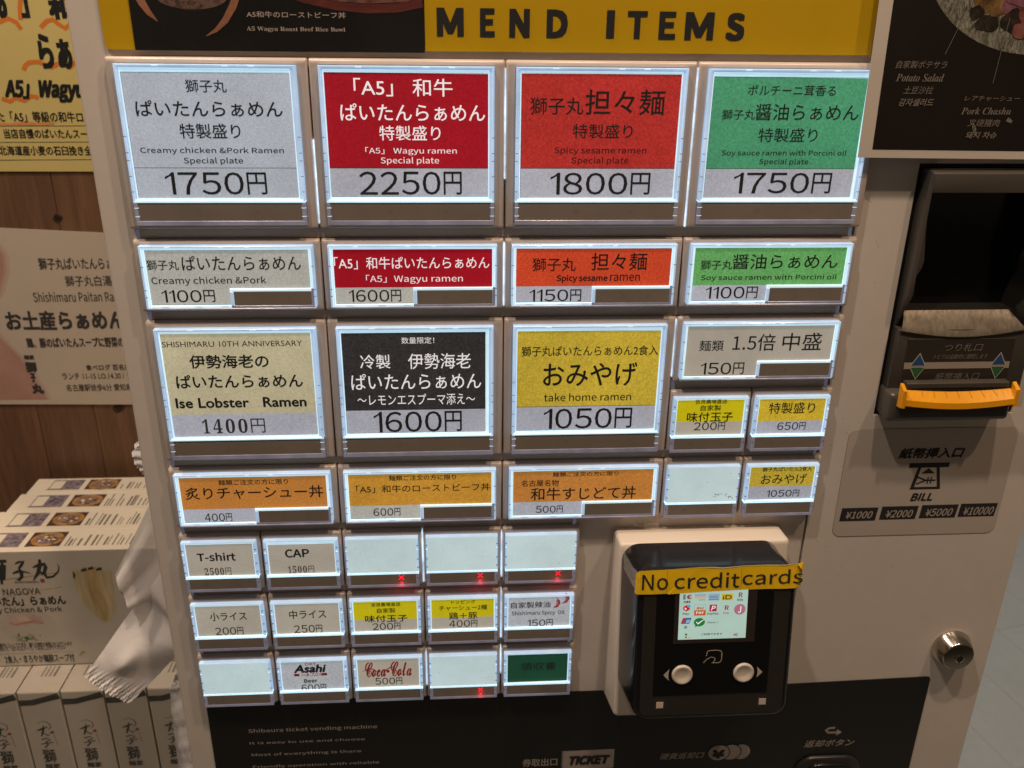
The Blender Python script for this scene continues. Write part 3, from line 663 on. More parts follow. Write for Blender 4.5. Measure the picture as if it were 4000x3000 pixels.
# ---------------------------------------------------------------- banknote unit (part of the machine)
bu = MB(); bu.smooth = False
bu.box(229.9, 318.2, 52.1, 204.9, -60, -40, mat('black_cavity', (.006, .006, .006), .6))
for a in ((229.9, 232, 52.1, 204.9), (316.2, 318.2, 52.1, 204.9), (232, 316.2, 52.1, 54)): bu.box(*a, -40, -7.2, BLACKP)
BU = build('banknote_unit', bu, VM, label='dark grey banknote unit set into the cream panel')
def ring(g, outer, inner, m):
    g.loops([outer, inner], m)
g = MB(); g.smooth = True
def sh(x0, x1, v0, v1, z, r): return g.rectl(x0, x1, v0, v1, z, r, 6)
win = [(234.9, 67.2), (235.6, 80), (236.9, 91.3), (238.7, 105), (238.2, 109), (235.8, 114.2), (236.4, 125), (237.9, 137.6)]
winr = [(2*271.2-x, v) for x, v in win]
inner = win + winr[::-1]                       # down the left, up the right
def offs(k, z, top=0):
    n = len(win); L = []
    for i, (x, v) in enumerate(win): L.append((x-k, v - (top if i == 0 else 0), z))
    for i, (x, v) in enumerate(win[::-1]): L.append((2*271.2-x+k, v - (top if i == n-1 else 0), z))
    return L
O0 = []; n = len(win)
for i, (x, v) in enumerate(win): O0.append((232.6, (54.6 if i == 0 else v if i < n-1 else 148), -8))
O0 += [(2*272.6-x+2.2, v, z) for x, v, z in O0[::-1]]
O1 = [(x, v, 1.5) for x, v, z in O0]; 
def shrink(L, k, z, c=271.9): return [(x+k if x < c else x-k, v + (k if v < 60 else -k*.0), z) for x, v, zz in L]
def low(L): return [(x, v, (-7.5 if v > 136 else z_)) for x, v, z_ in L]
g.loops([O0]+[low(l) for l in (O1, shrink(O1, .7, 3.0), shrink(O1, 2.0, 3.8), [(a[0]-.8 if a[0] < 271 else a[0]+.8, a[1]-(.8 if i in (0, 2*n-1) else 0), 3.2) for i, a in enumerate([(x, v, 0) for x, v in inner])], [(x, v, 1.0) for x, v in inner])]+[[(x, v, -22) for x, v in inner]], [DGREY]*5+[mat('window_wall_black', (.010, .009, .008), .5)])
build('bezel', g, BU)
g = MB(); g.box(233, 310, 60, 139, -24, -21, mat('black_glass', (.004, .004, .005), .12)); build('dark_window', g, BU)
# worn metal lip, concave, with a curved lower edge
g = MB(); g.smooth = True; WORN = mat('worn_silver_lip', (.30, .255, .20), .30, metal=.5, n2=.22, n2scale=22, noise=.32, nscale=320, stretch=(1, 1, .2), bump=.3, bscale=260)
L = []
N = 16
for j, (q, zz) in enumerate(((0, -7.3), (.15, -5.5), (.4, -3.0), (.7, -.6), (.93, .9), (1, .9), (1.0, -2))):
    row = []
    for i in range(N+1):
        u = i/N; xt = 237.2 + u*(301.5-237.2); xb = 233.4 + u*(309.8-233.4); vb = 147.6 + 4.2*math.sin(math.pi*u); vt = 137.6
        x = xt+(xb-xt)*q; v = vt + (vb-vt)*q; row.append(g.vert(x, v, zz))
    L.append(row)
for j in range(len(L)-1):
    for i in range(N): g.face([L[j+1][i], L[j+1][i+1], L[j][i+1], L[j][i]], WORN)
build('worn_lip', g, BU)
g = MB(); g.smooth = True                      # lower body round the plate
g.box(232.6, 316.0, 147.0, 186, -12, -.3, DGREY, b=1.2)
build('lower_body', g, BU)
g = MB(); z = .4
PLT = mat('brown_grey_plate', (.036, .030, .023), .35, n2=.1, n2scale=30)
g.box(239.5, 305.3, 153.0, 184.4, -1, z-.15, PLT, b=.3)
g.flat([(239.8, 172.0), (305.0, 172.0), (304.8, 167.8), (239.5, 167.8)], z, mat('pale_stripe', (.36, .30, .25), .5))
BLU, GRNP, WH = mat('arrow_blue', (.02, .07, .22), .5), mat('arrow_green', (.025, .12, .035), .5), mat('arrow_outline', (.45, .42, .36), .5)
for cx in (248.1, 298.0):
    g.flat([(cx-5, 170.1), (cx+5, 170.1), (cx, 161.6)], z+.1, WH); g.flat([(cx-4.1, 169.6), (cx+4.1, 169.6), (cx, 162.6)], z+.2, BLU)
    g.flat([(cx, 179.0), (cx+5, 170.5), (cx-5, 170.5)], z+.1, WH); g.flat([(cx, 178.0), (cx+4.1, 171.0), (cx-4.1, 171.0)], z+.2, GRNP)
for r in [r for r in TX if r[0] == 'plate']: lay(g, r, z+.1, m=ink('q'))
build('instruction_plate', g, BU)
g = MB(); g.smooth = True                      # mouth and tray
g.box(231.0, 307.5, 184.6, 203.5, -12, 8.5, DGREY, b=3.5, r=3)
build('mouth', g, BU)
g = MB(); YT = mat('yellow_tray_plastic', (.74, .315, .004), .32, spec=.5, n2=.06, n2scale=60)
N = 18
def trv(u): return 188.6 + 3.2*math.sin(math.pi*u)
top = [(238.0+u*65.6/N, 181.8 + 1.6*math.sin(math.pi*u/N), 8.8) for u in range(N+1)]
frt = [(235.8+u*70.6/N, 186.0 + 2.9*math.sin(math.pi*u/N), 14.0) for u in range(N+1)]
lip = [(235.8+u*70.6/N, 189.6 + 2.9*math.sin(math.pi*u/N), 14.4) for u in range(N+1)]
und = [(236.6+u*69.0/N, 191.6 + 2.5*math.sin(math.pi*u/N), 11.0) for u in range(N+1)]
ids = [[g.vert(*p) for p in l] for l in (top, frt, lip, und)]
for j in range(3):
    for i in range(N): g.face([ids[j+1][i], ids[j+1][i+1], ids[j][i+1], ids[j][i]], YT)
for sx, x in ((1, 235.0), (-1, 306.2)):        # raised cheeks
    a = [(x, 177.5, 8.6), (x, 180.5, 14.2), (x, 191.2, 14.6), (x, 192.2, 9)]
    b = [(x+sx*2.2, q[1]+.3, q[2]) for q in a]
    g.loops([a, b], YT, cap=YT, back=YT)
for i in (3, 5, 7, 9, 11, 13, 15):
    u = i/N; x = 238.0+u*65.6; v = 181.8+1.6*math.sin(math.pi*u); x2 = 235.8+u*70.6; v2 = 186.0+2.9*math.sin(math.pi*u)
    xm, vm = (x*.45+x2*.55), (v*.45+v2*.55); g.poly([(x-.15, v-.1, 9.0), (xm-.1+.4, vm-.1, 11.95), (xm+.2+.4, vm-.1, 11.95), (x+.15, v-.1, 9.0)], mat('tray_groove', (.42, .17, .005), .5))
build('yellow_tray', g, BU)
g = MB(); g.box(239, 302, 177.6, 181.2, 4, 9.2, DGREY, b=.8); g.box(240, 301, 180.2, 182.2, 4, 8.7, mat('slot_black', (.004, .004, .004), .8)); build('banknote_slot', g, BU)

# ---------------------------------------------------------------- printed sheets on the machine skin
g = MB(); zz = -5.9
STK = mat('smoky_film', (.485, .425, .375), .38, n2=.03, n2scale=10)
g.loops([g.rectl(216.3, 326.6, 214.4, 292.4, zz, 6, 6), g.rectl(216.5, 326.4, 214.6, 292.2, zz+.25, 6, 6)], mat('film_edge', (.25, .2, .17), .5), cap=STK)
z = zz+.3; K = ink('k')
g.flat([(259.2, 242.3), (285.6, 242.3), (285.6, 239.0), (259.2, 239.0)], z, K)
def frame4(a, b, m, z):                       # polygon ring between two outlines
    n = len(a)
    for i in range(n):
        j = (i+1) % n; g.poly([(*a[i], z), (*a[j], z), (*b[j], z), (*b[i], z)], m)
frame4([(265.4, 242.3), (262.6, 258.2), (282.9, 258.2), (279.6, 242.3)], [(267.5, 242.3), (265.4, 256.4), (280.4, 256.4), (277.5, 242.3)], K, z+.02)
g.flat([(268.1, 246.6), (277.1, 246.6), (272.6, 242.8)], z+.03, K)
for p in ([(279.0, 252.4), (273.0, 250.9)], [(266.2, 248.4), (273.0, 251.0)], [(266.2, 253.8), (273.0, 251.0)]): pass
for p, w in (([(266.3, 249.0), (272.2, 251.6)], 1.1), ([(266.3, 254.2), (272.2, 251.6)], 1.1), ([(272.2, 251.6), (278.6, 251.6)], 1.1), ([(273.4, 249.0), (273.4, 254.2)], .9), ([(275.6, 249.0), (275.6, 254.2)], .9)): g.ribbon(p, w, z+.04+.01*random.random(), K)
for x0, x1, v0 in ((219.4, 244.2, 270.9), (246.0, 271.0, 270.4), (272.6, 297.8, 270.0), (298.7, 324.2, 269.6)):
    g.flat([(x0+.3, v0+9.9), (x1-.6, v0+9.9), (x1+.3, v0), (x0+.9, v0)], z, K)
for r in [r for r in TX if r[0] == 'stick']: lay(g, r, z+.08)
build('banknote_sticker', g, VM, label='grey film with BILL symbol and accepted note values')
g = MB()
P = [(-199.6, 1100), (-199.6, 415.5), (-198.6, 412.6), (-196.5, 411.7), (73, 413.6), (203, 413.6), (304.6, 411.2), (306.6, 411.8), (307.2, 413.6), (309, 1100)]
g.prism([(a, b) for a, b in P][::-1], -6.2, -5.3, BLACKP)
build('lower_black_panel', g, VM)
g = MB(); z = -5.15; GP = ink('g')
for r in [r for r in TX if r[0] == 'low' and r[1] not in ('TICKET', '¥')]: lay(g, r, z)
zig = [(44.6, 467.2)]
for i in range(9): zig.append((46.6 if i % 2 == 0 else 44.8, 467.2+1.9*(i+1)))
g.flat([(46.2, 484.8), (82.9, 484.6), (82.9, 466.9), (46.0, 467.1)], z, GP)
for i in range(9): g.flat([(46.21, 468.9+i*1.8), (46.21, 467.1+i*1.8), (44.3, 467.2+i*1.8)], z, GP)
for cx, r in ((176.6, 6.6), (169.0, 7.1), (160.0, 7.7)):
    k = {176.6: 0, 169.0: 1, 160.0: 2}[cx]; g.disc(cx, 474.4, z+.06*k, r+.8, BLACKP, ry=7.8); g.disc(cx, 474.4, z+.03+.06*k, r, GP, ry=7.0)
for r in [r for r in TX if r[0] == 'low' and r[1] in ('TICKET', '¥')]: lay(g, r, z+.3)
g.ribbon([(244, 455.0), (239.6, 455.2), (237.6, 457.0), (239.6, 459.4), (246.0, 459.4)], [1.9, 2.0, 2.1, 2.0, 2.0], z, GP); g.flat([(245.8, 462.4), (249.8, 459.4), (245.8, 456.6)], z, GP)
build('lettering', g, VM)
g = MB(); g.smooth = True
g.box(218.5, 268.8, 481.2, 530, -6, -2.5, mat('return_button_rim', (.03, .028, .028), .3), b=2.6, r=14, n=8)
g.box(224.5, 263, 486.4, 525, -2.6, -.6, BLACK, b=1.8, r=11, n=8)
build('return_button', g, VM)
LK = mat('nickel', (.60, .56, .50), .16, metal=1); LKD = mat('dark_nickel', (.24, .20, .155), .22, metal=1)
g = MB(); g.smooth = True
g.lathe(316.6, 385.5, [(14.0, -6), (14.2, -5), (13.6, -3.8), (11.2, 4.6), (10.6, 5.4), (9.6, 5.8)], [LK]*4+[LKD], cap=LKD)
lk = build('door_lock', g, VM)
g = MB(); SB = mat('slot_black', (.004, .004, .004), .8)
g.lathe(317.2, 386.6, [(3.1, 5.8), (3.1, 6.2), (2.5, 6.3)], LK, cap=SB); g.box(316.7, 317.7, 383.6, 389.8, 5.7, 6.36, SB)
build('keyhole', g, lk)

# paper and tape scraps on the rail above the terminal
TAPE = bpy.data.materials.new('clear_tape'); TAPE.use_nodes = True; _b = TAPE.node_tree.nodes['Principled BSDF']
_b.inputs['Base Color'].default_value = (.75, .68, .60, 1); _b.inputs['Alpha'].default_value = .32; _b.inputs['Roughness'].default_value = .16
def crumple(g, x0, x1, v0, v1, z, amp, m, nx=14, nv=6, seed=1, edge=.4):
    rd = random.Random(seed); ids = []
    for j in range(nv+1):
        r_ = []
        for i in range(nx+1):
            e = (rd.uniform(-edge, edge) if j in (0, nv) or i in (0, nx) else 0)
            r_.append(g.vert(x0+(x1-x0)*i/nx + (e if i in (0, nx) else 0), v0+(v1-v0)*j/nv + (e if j in (0, nv) else 0), z+rd.uniform(0, amp)))
        ids.append(r_)
    for j in range(nv):
        for i in range(nx): g.face([ids[j+1][i], ids[j+1][i+1], ids[j][i+1], ids[j][i]], m)
g = MB(); crumple(g, 85, 103, 271.6, 276.5, -5, 1.6, TAPE, seed=3); crumple(g, 84.5, 101, 277.2, 281.2, -4.6, 1.4, TAPE, seed=8)
o = build('clear_tape_scrap', g, None, label='crumpled clear tape scrap stuck above the card terminal', cat='tape')

# ---------------------------------------------------------------- card terminal
th = math.radians(9); cs, sn = math.cos(th), math.sin(th)
def face(a, b, c): return (a, 271 + b*cs - c*sn, 56 + b*sn + c*cs)
PT = thing('payment_terminal', (124, 330, 20), 'black card payment terminal on a white bracket with a small lit screen', 'card terminal')
WB = mat('white_bracket', (.66, .585, .50), .35, spec=.5, n2=.04, n2scale=20)
g = MB(); g.smooth = True
def brk(i, zt, zb, vt, vb): return [(72.0+i, vb-i*.9, zb), (179.6-i, vb-i*.9, zb), (179.6-i, vt+i, zt), (72.0+i, vt+i, zt)]
rr = [(0, -6, -6, 281.6, 415.5), (0, 14, 31, 279.6, 401.5), (.5, 15.4, 32.4, 279.4, 401.0), (1.7, 16.4, 33.2, 279.2, 400.6)]
def rnd(L, r=3):                                # round the corners of a quad loop
    out = []
    for i in range(4):
        p, q, s = Vector(L[i-1]), Vector(L[i]), Vector(L[(i+1) % 4]); a = q+(p-q).normalized()*r; b = q+(s-q).normalized()*r
        for k in range(5):
            t = k/4; out.append(tuple(a*(1-t)**2 + q*2*t*(1-t) + b*t*t))
    return out
g.loops([rnd(brk(*q)) for q in rr], WB, cap=WB, back=WB)
build('bracket', g, PT)
g = MB(face); g.smooth = True; BT1 = mat('terminal_black', (.008, .008, .010), .20, spec=.32, coat=0)
L = []
for c, x0, x1, v0, v1, rad in ((-40, 73.4, 172, 1.9, 104.0, 11), (-30, 73.8, 171, 1.6, 103.4, 11), (-9, 74.8, 170.3, .9, 100.4, 10), (-4.2, 75.2, 169.7, .8, 99.4, 9), (-2.0, 75.9, 169.1, 1.3, 98.8, 8.6), (-.6, 77.2, 167.9, 2.4, 97.6, 7.6), (0, 78.8, 166.5, 3.8, 96.2, 6.2)):
    L.append(g.rectl(x0, x1, v0, v1, c, rad, 8))
g.loops(L, BT1, cap=BT1)
build('body', g, PT)
g = MB(face); g.box(79.0, 165.5, 3.5, 95.2, -.5, .5, mat('terminal_face', (.020, .018, .014), .38), b=.4, r=4); build('face_plate', g, PT)
g = MB(face); g.box(86.5, 155.6, 8, 81.8, .3, .75, mat('terminal_inset', (.0045, .0045, .005), .2, coat=.2), b=.1, r=1); build('inset', g, PT)
g = MB(face); g.box(97.2, 145.6, 10, 47.6, .6, .95, mat('screen_surround', (.028, .020, .018), .35), b=.1); SR = build('screen', g, PT)
g = MB(face); z = 1.05
SCR = mat('lit_screen', (.1, .12, .11), .25, emis=.95, ecol=lin((163, 190, 178)), n2=.05, n2scale=60)
g.flat([(99.9, 44.9), (140.2, 44.9), (139.9, 11.5), (99.7, 11.5)], z, SCR)
def ic(nm, rgb, e=.8): return mat(nm, tuple(x*.3 for x in lin(rgb)), .4, emis=e, ecol=lin(rgb))
z += .06
g.flat([(101.8, 19.2), (103.2, 19.2), (103.2, 16.0), (101.8, 16.0)], z, ic('icon_grey', (110, 118, 115)))
for p, m in (([(108.5, 18.6), (115.3, 15.9)], ('icon_sky', (140, 175, 190))), ([(116.5, 20.3), (123.2, 15.9)], ('icon_sky', (140, 175, 190))), ([(124.4, 20.3), (131.1, 16.3)], ('icon_yellow', (196, 170, 50))),
             ([(117.6, 27.2), (121.9, 22.9)], ('icon_rose', (165, 40, 65))), ([(108.7, 29.6), (115.5, 26.2)], ('icon_orange', (190, 90, 25)))):
    (a, b), (c, d) = p; g.flat([(a, b), (c, b), (c, d), (a, d)], z, ic(*m))
g.flat([(108.5, 18.7), (115.3, 18.7), (115.3, 17.4), (108.5, 17.4)], z+.03, ic('icon_peach', (205, 170, 150)))
g.flat([(117.2, 18.6), (122.4, 18.6), (122.4, 17.2), (117.2, 17.2)], z+.03, ic('icon_mauve', (130, 140, 175)))
g.flat([(117.0, 19.9), (122.6, 19.9), (122.6, 19.2), (117.0, 19.2)], z+.03, ic('icon_slate', (110, 135, 150)))
for a, b, c, d in ((108.6, 26.2, 115.4, 22.7),): 
    for q in ([(a, b), (a, d)], [(c, b), (c, d)], [(a, d), (c, d)]): g.ribbon(q, .15, z+.02, ic('icon_line', (130, 140, 130)))
g.flat([(102.1, 25.6), (104.1, 26.8), (106.0, 25.6), (106.0, 23.8), (104.1, 22.6), (102.1, 23.8)], z, ic('icon_red', (190, 35, 40))); g.disc(105.4, 23.4, z+.05, .9, ic('icon_blue', (90, 160, 200)))
g.flat([(103.0, 25.4), (104.0, 25.7), (104.0, 24.6), (103.0, 24.3)], z+.06, ink('w'))
g.disc(135.6, 26.4, z, 3.4, ic('icon_pink', (170, 110, 128)))
g.disc(112.1, 33.9, z, 3.3, ic('icon_green', (30, 120, 50)), ry=2.7); g.flat([(109.6, 37.2), (111.2, 36.3), (109.9, 35.6)], z+.01, ic('icon_green', (30, 120, 50)))
g.ribbon([(110.2, 33.6), (111.2, 34.9), (114.8, 32.2)], [.5, .9, .3], z+.06, ink('w'))
g.flat([(101.1, 34.7), (106.2, 34.7), (107.4, 30.9), (102.3, 30.9)], z, ic('icon_navy', (45, 95, 150))); g.flat([(101.1, 34.7), (102.7, 34.7), (103.9, 30.9), (102.3, 30.9)], z+.03, ic('icon_red', (190, 35, 40))); g.flat([(103.9, 34.2), (106.0, 34.2), (106.7, 32.0), (104.5, 32.0)], z+.05, ic('icon_sky', (140, 175, 190)))
g.flat([(103.2, 37.8), (105, 37.8), (105, 36), (103.2, 36)], z, ic('icon_dim', (120, 145, 138)))
g.disc(104.6, 41.6, z, .7, ic('icon_green', (30, 120, 50))); g.disc(104.6, 43.4, z, .6, ic('icon_red', (190, 35, 40))); g.flat([(105.8, 44.2), (107.4, 44.2), (107.4, 43.2), (105.8, 43.2)], z, ic('icon_peach', (205, 170, 150)))
for r in [r for r in TS if r[0] == 'scr']: lay(g, r, z+.1)
build('display', g, SR)
for cx, cv in ((103.6, 67.9), (140.6, 67.9)):
    g = MB(face); g.smooth = True
    g.lathe(cx, cv, [(6.3, .5), (6.3, 1.2), (6.0, 1.8), (5.4, 2.1), (4.8, 2.0), (3.6, 1.5), (2.0, 1.0), (.2, .9)], mat('cream_button', (.56, .50, .44), .3, spec=.5))
    build('round_button', g, PT)
g = MB(face); z = .85; WP = mat('cream_print', (.42, .36, .31), .5)
g.flat([(92.3, 68.0), (95.9, 71.7), (95.5, 69.9), (95.3, 68), (95.5, 66), (95.8, 64.0)], z, WP); g.flat([(152.1, 68.0), (148.5, 64.2), (148.9, 66), (149.1, 68), (148.9, 70), (148.5, 71.6)], z, WP)
g.ribbon([(117.6, 56.2), (117.8, 53.9), (118.6, 52.8), (120, 52.6), (124.6, 52.6), (126.2, 53.2), (126.8, 54.6), (126.8, 58.6), (126.2, 60.2), (125, 60.8), (121, 60.8)], .45, z, WP)
g.ribbon([(116.0, 60.6), (117.8, 58.4), (120.4, 57.0), (122.6, 57.4), (122.9, 58.6), (121.8, 60.8)], .45, z+.02, WP)
build('printed_marks', g, PT)
for cx in (91.0, 153.4):
    g = MB(face); g.box(cx-3.6, cx+3.6, 84.2, 91.6, .3, .62, ink('k'), r=1.5); g.box(cx-2.1, cx+2.1, 85.9, 89.9, .5, .85, mat('cream_led', (.50, .42, .36), .4)); build('square_lamp', g, PT)
# taped sign
ys = mat('yellow_card', (.80, .52, .008), .42, coat=.12, n2=.05, n2scale=30)
SG = thing('taped_sign', (121, 290, 60), 'yellow handmade strip reading No creditcards taped across the black terminal', 'sign')
g = MB(face)
top = [(73.6, 1.9), (75.6, .3), (84, .2), (96, -.2), (110, -1.0), (120, -.9), (124, -.2), (136, -1.2), (150, -1.4), (160, -.9), (168.5, -1.6)]
bot = [(73.2, 13.6), (74.4, 14.9), (84, 15.2), (92.6, 15.0), (92.7, 15.4), (112, 14.6), (136, 13.9), (150, 13.7), (160, 13.9), (167.6, 13.8), (168.9, 12.9)]
ia, ib = [], []
for i, (a, b) in enumerate(zip(top, bot)):
    ia.append(g.vert(a[0], a[1], 1.45+.14*math.sin(i*2.1))); ib.append(g.vert(b[0], b[1], 1.4+.12*math.sin(i*1.7)))
for i in range(len(top)-1): g.face([ib[i], ib[i+1], ia[i+1], ia[i]], ys)
WE = mat('torn_paper_edge', (.7, .62, .5), .8)
g.ribbon([(96, -.4), (110, -1.2), (117, -1.0), (124, -.4), (136, -1.4), (150, -1.6), (160, -1.1), (168.5, -1.9)], [.1, .2, .5, .7, .3, .25, .6, .2], 1.8, WE)
g.poly([(167.5, -1.6, 2.2), (171.2, -2.2, 1.0), (171.0, 12.8, .6), (168.2, 13.5, 1.4)][::-1], ys)
g.poly([(167.2, -1.9, 2.6), (169.6, 1.0, 2.8), (171.4, 3.6, 1.6), (171.0, -3.0, 1.6)][::-1], ys)
for x, t in ((91.6, 0), (135.0, 0)): g.ribbon([(x, .2), (x+.3, 7), (x, 13.6)], .16, 1.66, mat('crease', (.30, .17, .006), .6))
build('yellow_strip', g, SG)
g = MB(face)
for r in [r for r in TS if r[0] == 'sign']: lay(g, r, 1.72)
build('lettering', g, SG)
g = MB(face)
for (x0, x1, c0, c1) in ((62.5, 75, -34, 1.8),): 
    n = 7; ids = []
    for i in range(n+1):
        u = i/n; xx = 74.2 - (.9 if u < .2 else 0) - math.sin(u*math.pi)*.5; c = 2.6-u*38
        ids.append([g.vert(75.5-1.9*min(1, u*4) + random.uniform(-.15, .15), 1.5+j*11.5/4 + random.uniform(-.2, .2)+u*2.5, c if u > 0 else 2.9) for j in range(5)])
    for i in range(n):
        for j in range(4): g.face([ids[i][j], ids[i][j+1], ids[i+1][j+1], ids[i+1][j]], TAPE)
build('clear_tape', g, SG)

# ---------------------------------------------------------------- sheets pinned over the machine header
YP = mat('yellow_laminate', (.56, .345, .006), .28, coat=.35, n2=.05, n2scale=12)
g = MB(); g.loops([g.rectl(-199, -180, -150, -3.2, -6, 2.5), g.rectl(-199, -180, -150, -3.2, -4.4, 2.5)], YP, cap=YP)
build('yellow_side_card', g, None, label='yellow laminated card peeking out left of the black beef bowl poster', cat='poster')
g = MB(); DP = mat('near_black_print', (.011, .0105, .0105), .33, coat=.15, n2=.35, n2scale=25)
g.box(-184.3, -41.0, -150, -2.9, -4.2, -3.7, DP)
BP = build('beef_bowl_poster', g, None, label='black laminated poster for a roast beef rice bowl above the buttons', cat='poster')
g = MB(); z = -3.62; CU = mat('copper_rim_print', (.30, .135, .08), .4, n2=.3, n2scale=120)
g.ribbon([(-184, -40), (-180.6, -31), (-178.2, -25), (-175.4, -20.3), (-171.6, -16.3)], [4.6, 4.2, 3.8, 2.8, .3], z, CU)
g.ribbon([(-129, -38), (-132, -29), (-134.6, -23.5), (-139.0, -17.0), (-143.8, -12.6), (-149.0, -9.8)], [3.5, 3.4, 3.6, 3.0, 1.8, .2], z, CU)
g.disc(-154, -43, z-.02, 22, mat('broth_dark_print', (.018, .019, .021), .35, coat=.3), ry=22)
g.poly([(-154+17*math.cos(a), -27.5-5.5*math.sin(a), z-.005) for a in [2*math.pi*k/32 for k in range(32)]], ramp('beef_pile_print', ((.02, .02, .016), (.10, .05, .04), (.17, .11, .09), (.05, .05, .03)), 330))
for i in range(12):
    a = random.uniform(-.1, 1.1); x = -166+24*a; g.disc(x, -25.2-2.2*math.sin(a*math.pi)*-1-random.random()*3, z+.01+.002*i, random.uniform(.6, 1.5), mat('print_food%d' % (i % 3), ((.10, .05, .04), (.05, .045, .03), (.15, .09, .07))[i % 3], .5), n=7, a0=random.random()*90, a1=360)
RB = ramp('red_bowl_print', ((.06, .012, .01), (.13, .03, .026), (.19, .06, .05)), 60, stretch=(.4, 1, 2))
g.ribbon([(-112, -31), (-100, -27.0), (-84, -24.2), (-68, -23.2), (-54, -23.8), (-41.6, -26.2)], [1.5, 3, 3.8, 4.2, 4.2, 4], z, RB)
g.flat([(-104, -29.5), (-84, -26.4), (-68, -25.6), (-50, -26.6), (-41.4, -29), (-41.4, -40), (-104, -40)], z-.01, ramp('steak_print', ((.015, .01, .008), (.12, .04, .03), (.20, .09, .07), (.07, .03, .02)), 90))
for r in [r for r in TX if r[0] == 'blackp']: lay(g, r, z+.05)
build('printed_picture', g, BP)
g = MB(); g.box(-40.8, 191.4, -150, -3.6, -4.6, -4.0, YP, b=.2)
YS = build('recommend_sign', g, None, label='long yellow sign reading MEND ITEMS in spaced black capitals', cat='sign')
g = MB()
for r in [r for r in TX if r[0] == 'mend']: lay(g, r, -3.88)
build('lettering', g, YS)
# right poster: white bordered, hangs over the last button
g = MB(); z = 3.0
PW = mat('white_poster_border', (.60, .54, .475), .4, n2=.04, n2scale=15)
g.loops([[(190.0, 47.6, z-.4), (420, 49.5, z-.4), (420, -160, z-.4), (185.6, -160, z-.4)], [(190.0, 47.6, z), (420, 49.5, z), (420, -160, z), (185.6, -160, z)]], PW, cap=PW, back=PW)
RP = build('side_menu_poster', g, None, label='dark brown side dish poster with white border, hung over the last button', cat='poster')
g = MB(); DB = mat('dark_brown_print', (.012, .0078, .0062), .4, n2=.3, n2scale=14)
g.poly([(197.2, 43.4, z+.06), (420, 45.2, z+.06), (420, -160, z+.06), (192.8, -160, z+.06)], DB)
SG_ = ramp('stone_plate_print', ((.035, .035, .028), (.10, .098, .075), (.22, .215, .17), (.34, .33, .28)), 330, stretch=(1.7, 1, .6), dist=1.5)
g.disc(275, -56, z+.12, 66, SG_, ry=51, n=64)
g.disc(283, -66, z+.18, 50, mat('plate_shadow_print', (.012, .010, .009), .5), ry=45, n=48)
FM = [ramp('meat_print', ((.05, .015, .012), (.18, .05, .04), (.26, .12, .10)), 110), ramp('potato_print', ((.06, .03, .012), (.20, .11, .035), (.30, .20, .08)), 120), ramp('ham_print', ((.08, .03, .05), (.20, .08, .11), (.28, .15, .15)), 90), ramp('dark_food_print', ((.006, .005, .004), (.02, .014, .01), (.06, .04, .02)), 140)]
for i, (cx, cv, rx, ry, k) in enumerate(((244, -31, 7, 6, 1), (240, -25, 4, 3.4, 3), (251, -28, 5, 5, 1), (259, -30, 6, 6, 2), (247, -20, 6.5, 4, 3), (262, -21, 8, 6, 3), (272, -24, 9, 8, 0), (281, -20, 9, 6, 0), (268, -17, 8, 4.0, 0), (290, -24, 9, 9, 2), (284, -30, 9, 7, 3), (262, -33, 8, 5, 2), (275, -33, 6, 5, 0))):
    g.poly([(cx+rx*math.cos(a)*(1+.12*math.sin(3*a+i)), cv-ry*math.sin(a)*(1+.15*math.cos(4*a+i)), z+.22+.02*i) for a in [2*math.pi*q/18 for q in range(18)]], FM[k])
for p in ([(235.4, -28), (227.4, -4.8)], [(258.1, -22.9), (256.3, 9.1)]): g.ribbon(p, .24, z+.55, ink('q'))
g.ribbon([(268.5, 27.3), (271.4, 28.8)], [2.4, 1.6], z+.3, SG_); g.ribbon([(250.0, 29.5), (251.6, 33), (252.6, 35.6)], [.8, 2.2, .5], z+.3, SG_)
for r in [r for r in TX if r[0] == 'rp']: lay(g, r, z+.3, m=ink('q'))
build('printed_picture', g, RP)

# ---------------------------------------------------------------- wooden wall, posters and shelf behind the left side
WD = [mat('wood_plank_%s' % n, c, .5, n2=.28, n2scale=14, noise=.16, nscale=60, stretch=(6, 1, .45), spec=.4) for n, c in (('reddish', (.185, .095, .054)), ('brown', (.195, .105, .058)), ('dark', (.170, .090, .052)))]
g = MB(); g.box(-1500, 150, -1200, 1400, -400, -364, mat('wall_backing', (.03, .018, .01), .9))
WL_ = build('wall', g, None, kind='structure')
xs = [-1180, -1070, -985, -880, -790, -690, -590, -520, -440.5, -386.0, -262, -150, -30, 90]
for i in range(len(xs)-1):
    g = MB(); g.box(xs[i]+.2, xs[i+1]-.2, -1200, 1400, -364, -350, WD[(i*2+1) % 3], b=.5); build('plank', g, WL_)
g = MB(); KN = mat('wood_knot', (.014, .008, .006), .6); KN2 = mat('wood_knot_ring', (.05, .024, .014), .6)
for cx, cv, r in ((-386.5, 156, 2.6), (-361.6, 345, 3.6)):
    g.poly([(cx+r*1.7*math.cos(a)*(1+.2*math.sin(2*a)), cv-r*1.5*math.sin(a)*(1+.25*math.cos(3*a)), -349.7) for a in [q*math.pi/8 for q in range(16)]], KN2)
    g.poly([(cx+r*math.cos(a)*(1+.2*math.sin(3*a)), cv-r*.9*math.sin(a)*(1+.2*math.cos(2*a+1)), -349.5) for a in [q*math.pi/8 for q in range(16)]], KN)
build('knots', g, WL_)
g = MB(); z = -348.4
PYE = mat('pale_yellow_paper', (.66, .54, .20), .6, n2=.05, n2scale=10)
g.box(-620, -330, -150, 113.9, -349.3, z-.1, PYE)
YPO = build('handwritten_poster', g, None, label='pale yellow poster with brush lettering and orange wavy underlines', cat='poster')
g = MB(); OM = mat('orange_marker', (.72, .20, .025), .6)
